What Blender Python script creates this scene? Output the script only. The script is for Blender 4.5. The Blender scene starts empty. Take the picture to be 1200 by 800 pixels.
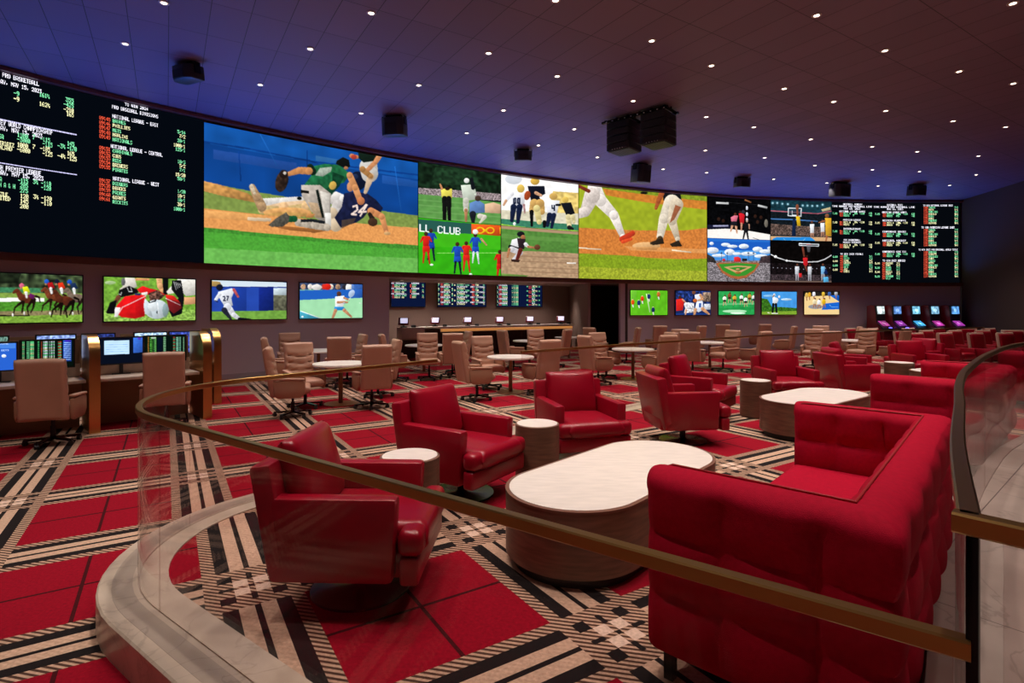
import bpy, bmesh, math, random
import numpy as np
from mathutils import Vector, Matrix

S = bpy.context.scene
COL = S.collection
R = math.radians
EYE = 1.8; F = 640.0
LZ = 0.18          # lounge platform level
UZ = 0.40          # upper marble walkway level
CZ = 6.46          # ceiling level

# ---------------------------------------------------------------- camera
cd = bpy.data.cameras.new('camera'); cam = bpy.data.objects.new('camera', cd); COL.objects.link(cam)
cam.location = (0, 0, EYE); cam.rotation_euler = (R(90), 0, 0)
cd.sensor_width = 36; cd.lens = 36*F/1200; cd.shift_y = -40/1200
cd.clip_start = 0.05; cd.clip_end = 200
S.camera = cam
S.view_settings.view_transform = 'Standard'; S.view_settings.look = 'None'
S.view_settings.gamma = 1; S.view_settings.use_curve_mapping = False
S.view_settings.exposure = 0.0
SPOT_W = 320.0; SPOT_COL = (1.0, 0.87, 0.78)
WASH_W = 13.0; WASH_COL = (0.03, 0.16, 1.0)  # power and tint of the added blue ceiling wash
SCREEN_E = 1.15
w = bpy.data.worlds.new('ambient_fill'); S.world = w; w.use_nodes = True  # dim warm ambient fill added from all sides
w.node_tree.nodes['Background'].inputs[0].default_value = (0.60, 0.42, 0.40, 1)
w.node_tree.nodes['Background'].inputs[1].default_value = 0.012

# ---------------------------------------------------------------- materials
def srgb(h):
    h = h.lstrip('#'); c = [int(h[i:i+2], 16)/255 for i in (0, 2, 4)]
    return tuple(x/12.92 if x <= .04045 else ((x+.055)/1.055)**2.4 for x in c)
MATS = {}
def new_mat(name):
    m = bpy.data.materials.new(name); m.use_nodes = True; MATS[name] = m
    return m, m.node_tree.nodes, m.node_tree.links, m.node_tree.nodes['Principled BSDF']
def mat(name, col, rough=.5, metal=0., bump=0., bscale=200., var=0., vscale=8., sheen=0., coat=0., emit=None, estr=1., stretch=None, spec=.5):
    m, N, L, P = new_mat(name)
    if isinstance(col, str): col = srgb(col)
    P.inputs['Base Color'].default_value = (*col, 1); P.inputs['Roughness'].default_value = rough
    P.inputs['Metallic'].default_value = metal; P.inputs['Specular IOR Level'].default_value = spec
    if sheen: P.inputs['Sheen Weight'].default_value = sheen; P.inputs['Sheen Tint'].default_value = (*[min(1, c*1.5+.1) for c in col], 1)
    if coat: P.inputs['Coat Weight'].default_value = coat
    if emit: P.inputs['Emission Color'].default_value = (*emit, 1); P.inputs['Emission Strength'].default_value = estr
    if bump or var:
        tc = N.new('ShaderNodeTexCoord'); mp = N.new('ShaderNodeMapping'); L.new(tc.outputs['Object'], mp.inputs[0])
        if stretch: mp.inputs['Scale'].default_value = stretch
    if bump:
        n = N.new('ShaderNodeTexNoise'); n.inputs['Scale'].default_value = bscale; n.inputs['Detail'].default_value = 3
        b = N.new('ShaderNodeBump'); b.inputs['Strength'].default_value = bump; b.inputs['Distance'].default_value = .004
        L.new(mp.outputs[0], n.inputs[0]); L.new(n.outputs[0], b.inputs['Height']); L.new(b.outputs[0], P.inputs['Normal'])
    if var:
        n = N.new('ShaderNodeTexNoise'); n.inputs['Scale'].default_value = vscale; n.inputs['Detail'].default_value = 5
        rp = N.new('ShaderNodeValToRGB'); rp.color_ramp.elements[0].position = .3; rp.color_ramp.elements[1].position = .7
        rp.color_ramp.elements[0].color = (*[c*(1-var) for c in col], 1); rp.color_ramp.elements[1].color = (*[min(1, c*(1+var)) for c in col], 1)
        L.new(mp.outputs[0], n.inputs[0]); L.new(n.outputs[0], rp.inputs[0]); L.new(rp.outputs[0], P.inputs['Base Color'])
    return m
mat('leather_red', (.31, .0014, .015), .30, bump=.12, bscale=160, var=.08, vscale=3)
mat('fabric_red', (.43, .002, .024), .8, bump=.5, bscale=330, var=.10, vscale=45, spec=.12)
mat('piping_red', (.34, .004, .010), .6)
mat('leather_tan', (.52, .29, .20), .42, bump=.12, bscale=150, var=.06, vscale=3)
mat('leather_tan_dark', (.40, .205, .125), .45, bump=.1, bscale=150)
mat('black_metal', (.004, .004, .005), .22, .0, spec=.25)
mat('black_plastic', (.012, .012, .014), .45)
mat('dark_plinth', (.006, .005, .005), .6)
mat('walnut', (.18, .085, .052), .42, var=.30, vscale=5, stretch=(1, 1, 9))
mat('walnut_rim', (.20, .085, .055), .4)
mat('dark_wood', (.05, .022, .015), .5, var=.3, vscale=4, stretch=(8, 8, 1))
mat('trim_wood', (.13, .040, .026), .45, var=.2, vscale=5)
mat('brass', (.42, .245, .085), .33, 1.0)
mat('brass_panel', (.62, .34, .12), .28, 1.0)
mat('bronze', (.22, .125, .07), .36, 1.0)
mat('copper', (.52, .26, .15), .38, .9)
mat('marble_top', (.86, .77, .71), .35, var=.07, vscale=7, stretch=(1, 4, 1))
mat('stone_desk', (.62, .50, .41), .35, var=.1, vscale=8)
mat('wall_paint', (.58, .46, .49), .75, bump=.15, bscale=60)
mat('wall_recess_paint', (.30, .20, .165), .8)
mat('wall_dark', (.075, .046, .036), .85)
mat('baseboard_paint', (.42, .34, .35), .6)
mat('speaker_black', (.016, .017, .022), .42)
mat('grille_black', (.008, .008, .010), .6, bump=.8, bscale=400)
mat('speaker_slats', (.05, .075, .085), .4, .3)
mat('white_print', (.7, .7, .7), .6)
mat('lamp_glow', (1, .95, .85), .5, emit=(1, .80, .62), estr=9)
mat('amber_glow', (.9, .4, .1), .5, emit=(1, .42, .12), estr=.42)
mat('screen_white', (.8, .8, .9), .3, emit=(.72, .70, .95), estr=.9)
mat('screen_pale', (.8, .8, .9), .3, emit=(.35, .55, .85), estr=.9)
mat('kiosk_red', (.16, .008, .012), .35)
mat('blue_button', (.1, .1, .8), .4, emit=(.12, .10, 1.0), estr=3.5)
mat('cream_shell', (.58, .40, .30), .5)
mat('downlight_trim', (.5, .45, .42), .4)
mat('door_orange', (.30, .10, .03), .5)
mat('desk_inside', (.34, .20, .11), .6)

def stone(name, c0, c1, vein, sc=1.0, tile=None):
    m, N, L, P = new_mat(name)
    tc = N.new('ShaderNodeTexCoord')
    n = N.new('ShaderNodeTexNoise'); n.inputs['Scale'].default_value = 2.2*sc; n.inputs['Detail'].default_value = 8; n.inputs['Distortion'].default_value = .6
    rp = N.new('ShaderNodeValToRGB'); rp.color_ramp.elements[0].position = .35; rp.color_ramp.elements[1].position = .68
    rp.color_ramp.elements[0].color = (*c0, 1); rp.color_ramp.elements[1].color = (*c1, 1)
    v = N.new('ShaderNodeTexNoise'); v.inputs['Scale'].default_value = 1.1*sc; v.inputs['Detail'].default_value = 6; v.inputs['Distortion'].default_value = 1.2
    vr = N.new('ShaderNodeValToRGB'); e = vr.color_ramp.elements; e[0].position = .49; e[0].color = (0, 0, 0, 1); e[1].position = .515; e[1].color = (0, 0, 0, 1)
    k = e.new(.502); k.color = (.55, .55, .55, 1)
    mx = N.new('ShaderNodeMixRGB'); mx.inputs[2].default_value = (*vein, 1)
    L.new(tc.outputs['Object'], n.inputs[0]); L.new(tc.outputs['Object'], v.inputs[0])
    L.new(n.outputs[0], rp.inputs[0]); L.new(v.outputs[0], vr.inputs[0]); L.new(vr.outputs[0], mx.inputs[0]); L.new(rp.outputs[0], mx.inputs[1])
    out = mx.outputs[0]
    if tile:
        mp = N.new('ShaderNodeMapping'); mp.inputs['Rotation'].default_value = (0, 0, -R(tile[1])); L.new(tc.outputs['Object'], mp.inputs[0])
        sx = N.new('ShaderNodeSeparateXYZ'); L.new(mp.outputs[0], sx.inputs[0])
        acc = None
        for ax, size in ((0, tile[0]), (1, tile[0]*.5)):
            f = N.new('ShaderNodeMath'); f.operation = 'MULTIPLY'; f.inputs[1].default_value = 1/size; L.new(sx.outputs[ax], f.inputs[0])
            g = N.new('ShaderNodeMath'); g.operation = 'FRACT'; L.new(f.outputs[0], g.inputs[0])
            h = N.new('ShaderNodeMath'); h.operation = 'LESS_THAN'; h.inputs[1].default_value = .006/size; L.new(g.outputs[0], h.inputs[0])
            if acc is None: acc = h
            else:
                a = N.new('ShaderNodeMath'); a.operation = 'MAXIMUM'; L.new(acc.outputs[0], a.inputs[0]); L.new(h.outputs[0], a.inputs[1]); acc = a
        m2 = N.new('ShaderNodeMixRGB'); m2.inputs[2].default_value = (*[c*.5 for c in vein], 1); L.new(acc.outputs[0], m2.inputs[0]); L.new(out, m2.inputs[1]); out = m2.outputs[0]
    L.new(out, P.inputs['Base Color']); P.inputs['Roughness'].default_value = .32
    return m
stone('marble_curb', (.50, .40, .31), (.64, .53, .42), (.36, .28, .21), 1.6)
stone('marble_curb_band', (.38, .30, .24), (.47, .385, .31), (.27, .21, .17), 1.6)
stone('marble_floor', (.36, .28, .24), (.47, .38, .33), (.20, .15, .13), .9, tile=(1.6, 40))

def carpet(name, u0, v0):
    m, N, L, P = new_mat(name)
    def math_(op, a, b=None, c=None):
        n = N.new('ShaderNodeMath'); n.operation = op
        for i, x in enumerate((a, b, c)):
            if x is None: continue
            if isinstance(x, (int, float)): n.inputs[i].default_value = x
            else: L.new(x, n.inputs[i])
        return n.outputs[0]
    tc = N.new('ShaderNodeTexCoord'); sx = N.new('ShaderNodeSeparateXYZ'); L.new(tc.outputs['Object'], sx.inputs[0])
    X, Y = sx.outputs[0], sx.outputs[1]
    c, s = math.cos(R(32.3)), math.sin(R(32.3)); PER = 1.49
    u = math_('ADD', math_('MULTIPLY', X, c), math_('MULTIPLY', Y, s))
    v = math_('ADD', math_('MULTIPLY', X, -s), math_('MULTIPLY', Y, c))
    def fr(a, o):   # distance from the band centre, 0..PER/2
        f = math_('FRACT', math_('ADD', math_('MULTIPLY', math_('SUBTRACT', a, o), 1/PER), .5))
        return math_('MULTIPLY', math_('ABSOLUTE', math_('SUBTRACT', f, .5)), PER)
    du, dv = fr(u, u0), fr(v, v0)
    CR = (.62, .41, .29); BK = (.014, .010, .010); RED = (.29, .0015, .014); DRED = (.055, .004, .006)
    def prof(d):
        rp = N.new('ShaderNodeValToRGB'); rp.color_ramp.interpolation = 'CONSTANT'
        # code: 1 = cream, .5 = hatch, 0 = black   (position in units of d)
        els = [(0.0, 0), (.014, 1), (.090, 0), (.168, .5), (.245, .25)]
        e = rp.color_ramp.elements; e[0].position = 0; e[0].color = (0, 0, 0, 1); e[1].position = .014; e[1].color = (1, 1, 1, 1)
        for p, cc in els[2:]:
            k = e.new(p); k.color = (cc, cc, cc, 1)
        L.new(d, rp.inputs[0])
        return rp.outputs[0]
    cu, cv = prof(du), prof(dv)
    inu = math_('LESS_THAN', du, .245); inv_ = math_('LESS_THAN', dv, .245)
    tw = math_('FRACT', math_('MULTIPLY', math_('ADD', u, math_('MULTIPLY', v, 1.0)), 1/.044))
    twl = math_('GREATER_THAN', tw, .5)
    def code(cc):   # band colour value 0 black .. 1 cream; hatch follows the twill
        ish = math_('COMPARE', cc, .5, .1)
        return math_('ADD', math_('MULTIPLY', ish, twl), math_('MULTIPLY', math_('SUBTRACT', 1., ish), math_('GREATER_THAN', cc, .7)))
    ku, kv = code(cu), code(cv)
    both = math_('MULTIPLY', inu, inv_)
    tot = math_('ADD', cu, cv); lite = math_('GREATER_THAN', tot, 1.7); dark = math_('LESS_THAN', tot, .3)
    mixb = math_('ADD', lite, math_('MULTIPLY', math_('SUBTRACT', math_('SUBTRACT', 1., lite), dark), twl))
    single = math_('ADD', math_('MULTIPLY', ku, inu), math_('MULTIPLY', kv, math_('MULTIPLY', inv_, math_('SUBTRACT', 1., inu))))
    val = math_('ADD', math_('MULTIPLY', both, mixb), math_('MULTIPLY', math_('SUBTRACT', 1., both), single))
    anyb = math_('MAXIMUM', inu, inv_)
    line = math_('MAXIMUM', math_('GREATER_THAN', du, PER/2-.011), math_('GREATER_THAN', dv, PER/2-.011))
    ns = N.new('ShaderNodeTexNoise'); ns.inputs['Scale'].default_value = 55; ns.inputs['Detail'].default_value = 3; L.new(tc.outputs['Object'], ns.inputs[0])
    def mix(f, a, b):
        n = N.new('ShaderNodeMixRGB')
        for i, x in enumerate((f, a, b)):
            if isinstance(x, tuple): n.inputs[i].default_value = (*x, 1)
            else: L.new(x, n.inputs[i])
        return n.outputs[0]
    red = mix(line, RED, DRED)
    ish_any = math_('MAXIMUM', math_('MULTIPLY', math_('COMPARE', cu, .5, .1), inu), math_('MULTIPLY', math_('COMPARE', cv, .5, .1), inv_))
    hatch = math_('MAXIMUM', ish_any, math_('MULTIPLY', both, math_('SUBTRACT', math_('SUBTRACT', 1., lite), dark)))
    lo_c = mix(hatch, BK, (.085, .042, .028)); hi_c = mix(math_('MULTIPLY', twl, .35), CR, (.50, .30, .20))
    band = mix(math_('MULTIPLY', both, math_('MULTIPLY', lite, .8)), mix(val, lo_c, hi_c), (.80, .60, .48))
    cc = mix(anyb, red, band)
    br = N.new('ShaderNodeMixRGB'); br.blend_type = 'MULTIPLY'; br.inputs[0].default_value = .55
    L.new(cc, br.inputs[1]); rp = N.new('ShaderNodeValToRGB'); rp.color_ramp.elements[0].position = .3; rp.color_ramp.elements[0].color = (.6, .6, .6, 1); rp.color_ramp.elements[1].position = .7
    rp.color_ramp.elements[1].color = (1.25, 1.25, 1.25, 1)
    L.new(ns.outputs[0], rp.inputs[0]); L.new(rp.outputs[0], br.inputs[2])
    L.new(br.outputs[0], P.inputs['Base Color']); P.inputs['Roughness'].default_value = .95; P.inputs['Specular IOR Level'].default_value = .15
    n2 = N.new('ShaderNodeTexNoise'); n2.inputs['Scale'].default_value = 320; L.new(tc.outputs['Object'], n2.inputs[0])
    b = N.new('ShaderNodeBump'); b.inputs['Strength'].default_value = .4; b.inputs['Distance'].default_value = .004
    L.new(n2.outputs[0], b.inputs['Height']); L.new(b.outputs[0], P.inputs['Normal'])
carpet('carpet_outer', .28, .76)
carpet('carpet_lounge', .42, .53)

def ceiling_mat():
    m, N, L, P = new_mat('ceiling_tiles')
    tc = N.new('ShaderNodeTexCoord'); mp = N.new('ShaderNodeMapping'); mp.inputs['Rotation'].default_value = (0, 0, -R(32.3)); L.new(tc.outputs['Object'], mp.inputs[0])
    sx = N.new('ShaderNodeSeparateXYZ'); L.new(mp.outputs[0], sx.inputs[0])
    acc = None; grid = []
    for ax, size, off in ((0, .557, .02), (1, 1.165, .20)):
        f = N.new('ShaderNodeMath'); f.operation = 'MULTIPLY_ADD'; f.inputs[1].default_value = 1/size; f.inputs[2].default_value = -off/size; L.new(sx.outputs[ax], f.inputs[0])
        g = N.new('ShaderNodeMath'); g.operation = 'FRACT'; L.new(f.outputs[0], g.inputs[0])
        fl = N.new('ShaderNodeMath'); fl.operation = 'FLOOR'; L.new(f.outputs[0], fl.inputs[0]); grid.append(fl)
        h = N.new('ShaderNodeMath'); h.operation = 'LESS_THAN'; h.inputs[1].default_value = .013/size; L.new(g.outputs[0], h.inputs[0])
        if acc is None: acc = h
        else:
            a = N.new('ShaderNodeMath'); a.operation = 'MAXIMUM'; L.new(acc.outputs[0], a.inputs[0]); L.new(h.outputs[0], a.inputs[1]); acc = a
    cx = N.new('ShaderNodeCombineXYZ'); L.new(grid[0].outputs[0], cx.inputs[0]); L.new(grid[1].outputs[0], cx.inputs[1])
    wn = N.new('ShaderNodeTexWhiteNoise'); L.new(cx.outputs[0], wn.inputs[0])
    rp = N.new('ShaderNodeValToRGB'); rp.color_ramp.elements[0].color = (.15, .095, .14, 1); rp.color_ramp.elements[1].color = (.175, .11, .16, 1); L.new(wn.outputs[0], rp.inputs[0])
    mx = N.new('ShaderNodeMixRGB'); mx.inputs[2].default_value = (.03, .018, .022, 1); L.new(acc.outputs[0], mx.inputs[0]); L.new(rp.outputs[0], mx.inputs[1])
    L.new(mx.outputs[0], P.inputs['Base Color']); P.inputs['Roughness'].default_value = .55
ceiling_mat()

def glass_mat():
    m, N, L, P = new_mat('rail_glass')
    out = N['Material Output']; N.remove(P)
    t = N.new('ShaderNodeBsdfTransparent'); t.inputs[0].default_value = (.93, .90, .90, 1)
    g = N.new('ShaderNodeBsdfGlossy'); g.inputs['Roughness'].default_value = .02
    lw = N.new('ShaderNodeLayerWeight'); lw.inputs[0].default_value = .5
    pw = N.new('ShaderNodeMath'); pw.operation = 'POWER'; pw.inputs[1].default_value = 5; L.new(lw.outputs['Facing'], pw.inputs[0])
    ad = N.new('ShaderNodeMath'); ad.operation = 'MULTIPLY_ADD'; ad.inputs[1].default_value = .6; ad.inputs[2].default_value = .008; L.new(pw.outputs[0], ad.inputs[0])
    mx = N.new('ShaderNodeMixShader'); L.new(ad.outputs[0], mx.inputs[0]); L.new(t.outputs[0], mx.inputs[1]); L.new(g.outputs[0], mx.inputs[2]); L.new(mx.outputs[0], out.inputs[0])
glass_mat()

def canvas_mat():
    m, N, L, P = new_mat('led_picture')
    a = N.new('ShaderNodeAttribute'); a.attribute_name = 'picture'
    L.new(a.outputs['Color'], P.inputs['Emission Color']); P.inputs['Emission Strength'].default_value = SCREEN_E
    P.inputs['Base Color'].default_value = (0, 0, 0, 1); P.inputs['Roughness'].default_value = .6; P.inputs['Specular IOR Level'].default_value = 0
canvas_mat()

# ---------------------------------------------------------------- mesh helpers
def link(name, me, m, parent=None, smooth=True):
    o = bpy.data.objects.new(name, me); COL.objects.link(o)
    if m: me.materials.append(MATS[m])
    if parent: o.parent = parent
    if smooth and len(me.polygons):
        me.polygons.foreach_set('use_smooth', [True]*len(me.polygons))
        try: me.set_sharp_from_angle(angle=R(38))
        except Exception: pass
    me.update()
    return o
def obj(name, bm, m, parent=None, smooth=True):
    bmesh.ops.recalc_face_normals(bm, faces=bm.faces[:])
    me = bpy.data.meshes.new(name); bm.to_mesh(me); bm.free()
    return link(name, me, m, parent, smooth)
def empty(name, loc=(0, 0, 0), rz=0):
    o = bpy.data.objects.new(name, None); COL.objects.link(o); o.location = loc; o.rotation_euler = (0, 0, rz); o.empty_display_size = .1
    return o
def tag(o, label, cat, group=None):
    o['label'] = label; o['category'] = cat
    if group: o['group'] = group
    return o
def struct(o): o['kind'] = 'structure'; return o
def kids(o): return [c for c in COL.objects if c.parent == o]
def copy_tree(o, parent=None, cache={}):
    c = o.copy(); COL.objects.link(c)
    if parent: c.parent = parent
    for ch in o.children: copy_tree(ch, c)
    return c
def box(bm, c, s, rot=None, bevel=0, seg=2):
    r = bmesh.ops.create_cube(bm, size=1)
    vs = r['verts']
    bmesh.ops.scale(bm, vec=s, verts=vs)
    if bevel:
        es = list({e for v in vs for e in v.link_edges})
        rr = bmesh.ops.bevel(bm, geom=es, offset=bevel, segments=seg, affect='EDGES', profile=.5)
        vs = list({v for f in rr['faces'] for v in f.verts} | {v for v in vs if v.is_valid})
    M = Matrix.Translation(c)
    if rot: M = M @ (rot if isinstance(rot, Matrix) else Matrix.Rotation(rot, 4, 'Z'))
    bmesh.ops.transform(bm, matrix=M, verts=vs)
    return vs
def lathe(bm, prof, seg=32, c=(0, 0, 0), caps=True):
    rings = []
    for r, z in prof:
        rings.append([bm.verts.new((c[0]+r*math.cos(2*math.pi*i/seg), c[1]+r*math.sin(2*math.pi*i/seg), c[2]+z)) for i in range(seg)])
    for a, b in zip(rings, rings[1:]):
        for i in range(seg):
            j = (i+1) % seg; bm.faces.new((a[i], a[j], b[j], b[i]))
    if caps: bm.faces.new(rings[0][::-1]); bm.faces.new(rings[-1])
def prism(bm, pts, z0, z1, bevel=0, M=None):
    a = [bm.verts.new((x, y, z0)) for x, y in pts]; b = [bm.verts.new((x, y, z1)) for x, y in pts]
    fs = [bm.faces.new(a[::-1]), bm.faces.new(b)]
    n = len(pts)
    for i in range(n): fs.append(bm.faces.new((a[i], a[(i+1) % n], b[(i+1) % n], b[i])))
    vs = a+b
    if bevel:
        es = list({e for v in vs for e in v.link_edges})
        rr = bmesh.ops.bevel(bm, geom=es, offset=bevel, segments=2, affect='EDGES', profile=.5)
        vs = list({v for f in rr['faces'] for v in f.verts} | {v for v in vs if v.is_valid})
    if M is not None: bmesh.ops.transform(bm, matrix=M, verts=vs)
    return vs
def norms(pts):
    out = []
    n = len(pts)
    for i in range(n):
        a = pts[max(0, i-1)]; b = pts[min(n-1, i+1)]
        tx, ty = b[0]-a[0], b[1]-a[1]; l = math.hypot(tx, ty) or 1
        out.append((ty/l, -tx/l))
    return out
def sweep(bm, pts, sec, nr=None):
    """sec: closed polygon of (offset to the right of the path, z)"""
    nr = nr or norms(pts); rings = []
    for (x, y), (nx, ny) in zip(pts, nr):
        rings.append([bm.verts.new((x+nx*o, y+ny*o, z)) for o, z in sec])
    k = len(sec)
    for a, b in zip(rings, rings[1:]):
        for i in range(k): bm.faces.new((a[i], a[(i+1) % k], b[(i+1) % k], b[i]))
    bm.faces.new(rings[0]); bm.faces.new(rings[-1][::-1])
def rect(o0, o1, z0, z1): return [(o0, z0), (o1, z0), (o1, z1), (o0, z1)]
def tube(bm, pts, r, seg=8):
    rings = []
    for i, p in enumerate(pts):
        p = Vector(p); a = Vector(pts[max(0, i-1)]); b = Vector(pts[min(len(pts)-1, i+1)])
        t = (b-a).normalized(); up = Vector((0, 0, 1)) if abs(t.z) < .9 else Vector((1, 0, 0))
        x = t.cross(up).normalized(); y = x.cross(t)
        rings.append([bm.verts.new(p+(x*math.cos(2*math.pi*k/seg)+y*math.sin(2*math.pi*k/seg))*r) for k in range(seg)])
    for a, b in zip(rings, rings[1:]):
        for i in range(seg): bm.faces.new((a[i], a[(i+1) % seg], b[(i+1) % seg], b[i]))
    bm.faces.new(rings[0][::-1]); bm.faces.new(rings[-1])
def slab(bm, Lx, Hz, T, r, nc=1, nr=1, a=.0, res=10, M=None, fn=None, top_pow=.35):
    """puffy upholstered slab: x 0..Lx, z 0..Hz, thickness T about y=0; nc x nr cells tufted by depth a; fn(x,z,side)->extra y"""
    nx, nz = max(6, nc*res), max(6, nr*res)
    def warp(t):   # denser near the edges
        return t
    xs = [Lx*(.5-.5*math.cos(math.pi*i/nx)) if nc == 1 else Lx*i/nx for i in range(nx+1)]
    zs = [Hz*(.5-.5*math.cos(math.pi*i/nz)) if nr == 1 else Hz*i/nz for i in range(nz+1)]
    if nc > 1: xs = sorted(set(xs+[.006, Lx-.006, r*.3, Lx-r*.3]))
    if nr > 1: zs = sorted(set(zs+[.006, Hz-.006, r*.3, Hz-r*.3]))
    def half(x, z):
        e = min(x, Lx-x); f = min(z, Hz-z)
        def rd(d): return 0 if d >= r else r-math.sqrt(max(0, r*r-(r-d)**2))
        d = rd(e)+rd(f); h = max(T/2-d, T*.04)
        if a:
            sx = abs(math.sin(math.pi*x/Lx*nc)); sz = abs(math.sin(math.pi*z/Hz*nr))
            h -= a*(1-(sx**top_pow)*(sz**top_pow))
        return max(h, T*.03)
    vs = []
    G = []
    for side in (1, -1):
        g = []
        for z in zs:
            row = []
            for x in xs:
                y = side*half(x, z)
                if fn: y += fn(x, z, side)
                v = bm.verts.new((x, y, z)); row.append(v); vs.append(v)
            g.append(row)
        G.append(g)
        for j in range(len(zs)-1):
            for i in range(len(xs)-1): bm.faces.new((g[j][i], g[j][i+1], g[j+1][i+1], g[j+1][i]))
    A, B = G; nxn, nzn = len(xs)-1, len(zs)-1
    for i in range(nxn):
        bm.faces.new((A[0][i], A[0][i+1], B[0][i+1], B[0][i])); bm.faces.new((A[nzn][i], A[nzn][i+1], B[nzn][i+1], B[nzn][i]))
    for j in range(nzn):
        bm.faces.new((A[j][0], A[j+1][0], B[j+1][0], B[j][0])); bm.faces.new((A[j][nxn], A[j+1][nxn], B[j+1][nxn], B[j][nxn]))
    if M is not None: bmesh.ops.transform(bm, matrix=M, verts=vs)
    return vs
T_ = Matrix.Translation
def RX(a): return Matrix.Rotation(a, 4, 'X')
def RY(a): return Matrix.Rotation(a, 4, 'Y')
def RZ(a): return Matrix.Rotation(a, 4, 'Z')
def at(px, py, z):
    Y = F*(EYE-z)/(py-360.0); return ((px-600)/F*Y, Y)

# ---------------------------------------------------------------- the curved wall line
_T = [(-140, 318), (0, 276), (120, 247), (238.7, 218.3), (490, 171.3), (587, 156.5), (678, 144.2), (828.7, 128.5), (902.8, 126), (974.8, 124.2), (1125, 122.6), (1220, 122.5)]
_c = np.polyfit([(t[0]-500)/500 for t in _T], [t[1] for t in _T], 5)
def wallp(px):
    Y = 2915/np.polyval(_c, (px-500)/500); return (float((px-600)/F*Y), float(Y))
def wallpath(p0, p1, n=None):
    n = n or max(2, int(abs(p1-p0)/12)+1)
    return [wallp(p0+(p1-p0)*i/n) for i in range(n+1)]
ZT, ZB = 6.355, 2.875

# ================================================================ room
bm = bmesh.new(); prism(bm, [(-40, -12), (40, -12), (40, 45), (-40, 45)], -.1, 0); o = struct(obj('floor', bm, 'carpet_outer', smooth=False))
bm = bmesh.new(); prism(bm, [(-30, -8), (40, -8), (40, 34), (-30, 34)], CZ, CZ+.1); struct(obj('ceiling', bm, 'ceiling_tiles', smooth=False))

# rail / platform outline
def arc_path(c, r, a0, a1, n): return [(c[0]+r*math.cos(R(a0+(a1-a0)*i/n)), c[1]+r*math.sin(R(a0+(a1-a0)*i/n))) for i in range(n+1)]
NE = (.803, .957)
ndir = (-.81, .587); fdir = (.66, .75)
corner = (-2.93, 3.665); rr = 1.12
tl = rr/math.tan(R(42.3))
p1 = (corner[0]-ndir[0]*tl, corner[1]-ndir[1]*tl); p2 = (corner[0]+fdir[0]*tl, corner[1]+fdir[1]*tl)
cc = (p1[0]+.587*rr, p1[1]+.81*rr)
a0 = math.degrees(math.atan2(p1[1]-cc[1], p1[0]-cc[0])); a1 = math.degrees(math.atan2(p2[1]-cc[1], p2[0]-cc[0]))
if a0 < 0: a0 += 360
if a1 < 0: a1 += 360
bend = arc_path(cc, rr, a0, a1, 16)
near = [NE]+[(NE[0]+(p1[0]-NE[0])*t, NE[1]+(p1[1]-NE[1])*t) for t in (.33, .66)]
far1 = [(-1.5, 5.33), (-.843, 6.12)]
far2 = [(.125, 7.28), (1.29, 8.27), (2.75, 9.5), (5.4, 11.6), (7.8, 13.0), (10.46, 14.5), (14.0, 16.2)]
def smooth_path(P, n=6):
    out = []
    for i in range(len(P)-1):
        p0 = P[max(0, i-1)]; a = P[i]; b = P[i+1]; p3 = P[min(len(P)-1, i+2)]
        for k in range(n):
            t = k/n
            out.append(tuple(.5*((2*a[j])+(-p0[j]+b[j])*t+(2*p0[j]-5*a[j]+4*b[j]-p3[j])*t*t+(-p0[j]+3*a[j]-3*b[j]+p3[j])*t**3) for j in (0, 1)))
    out.append(P[-1]); return out
railA = near+bend+far1             # near end, round the bend, to the opening
far2s = smooth_path(far2, 4)
whole = railA+far2s
rail2 = smooth_path([(.80, .955), (1.20, 1.47), (1.68, 2.05), (2.18, 2.66), (2.78, 3.33), (3.92, 4.47), (5.30, 5.65), (7.4, 6.9), (10.5, 8.2)], 4)
# the path runs clockwise seen from above: its right side is the inside of the platform
bm = bmesh.new(); inner = [(x+n[0]*.14, y+n[1]*.14) for (x, y), n in zip(whole, norms(whole))]
inner2 = [(x-n[0]*.32, y-n[1]*.32) for (x, y), n in zip(rail2, norms(rail2))]
prism(bm, inner+[(15, 15.5)]+inner2[::-1], .0, LZ)
struct(obj('floor_lounge', bm, 'carpet_lounge', smooth=False))
bm = bmesh.new(); sweep(bm, whole, [(-.20, 0), (.15, 0), (.15, LZ+.008), (.004, LZ+.008), (.004, LZ+.001), (-.004, LZ+.001), (-.004, LZ+.008), (-.19, LZ+.008), (-.20, LZ)])
struct(obj('trim_1', bm, 'marble_curb'))
bm = bmesh.new(); sweep(bm, whole, rect(-.13, -.03, LZ+.0082, LZ+.0092)); struct(obj('trim_2', bm, 'marble_curb_band'))
# marble walkway
bm = bmesh.new(); prism(bm, rail2+[(20, 10), (20, -3), (3.2, -3)], 0, UZ); struct(obj('floor_walkway', bm, 'marble_floor', smooth=False))
bm = bmesh.new(); sweep(bm, rail2, [(-.34, 0), (0, 0), (0, UZ+.008), (-.10, UZ+.008), (-.10, LZ+.012), (-.34, LZ+.012)]); struct(obj('trim_3', bm, 'marble_floor'))

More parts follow.
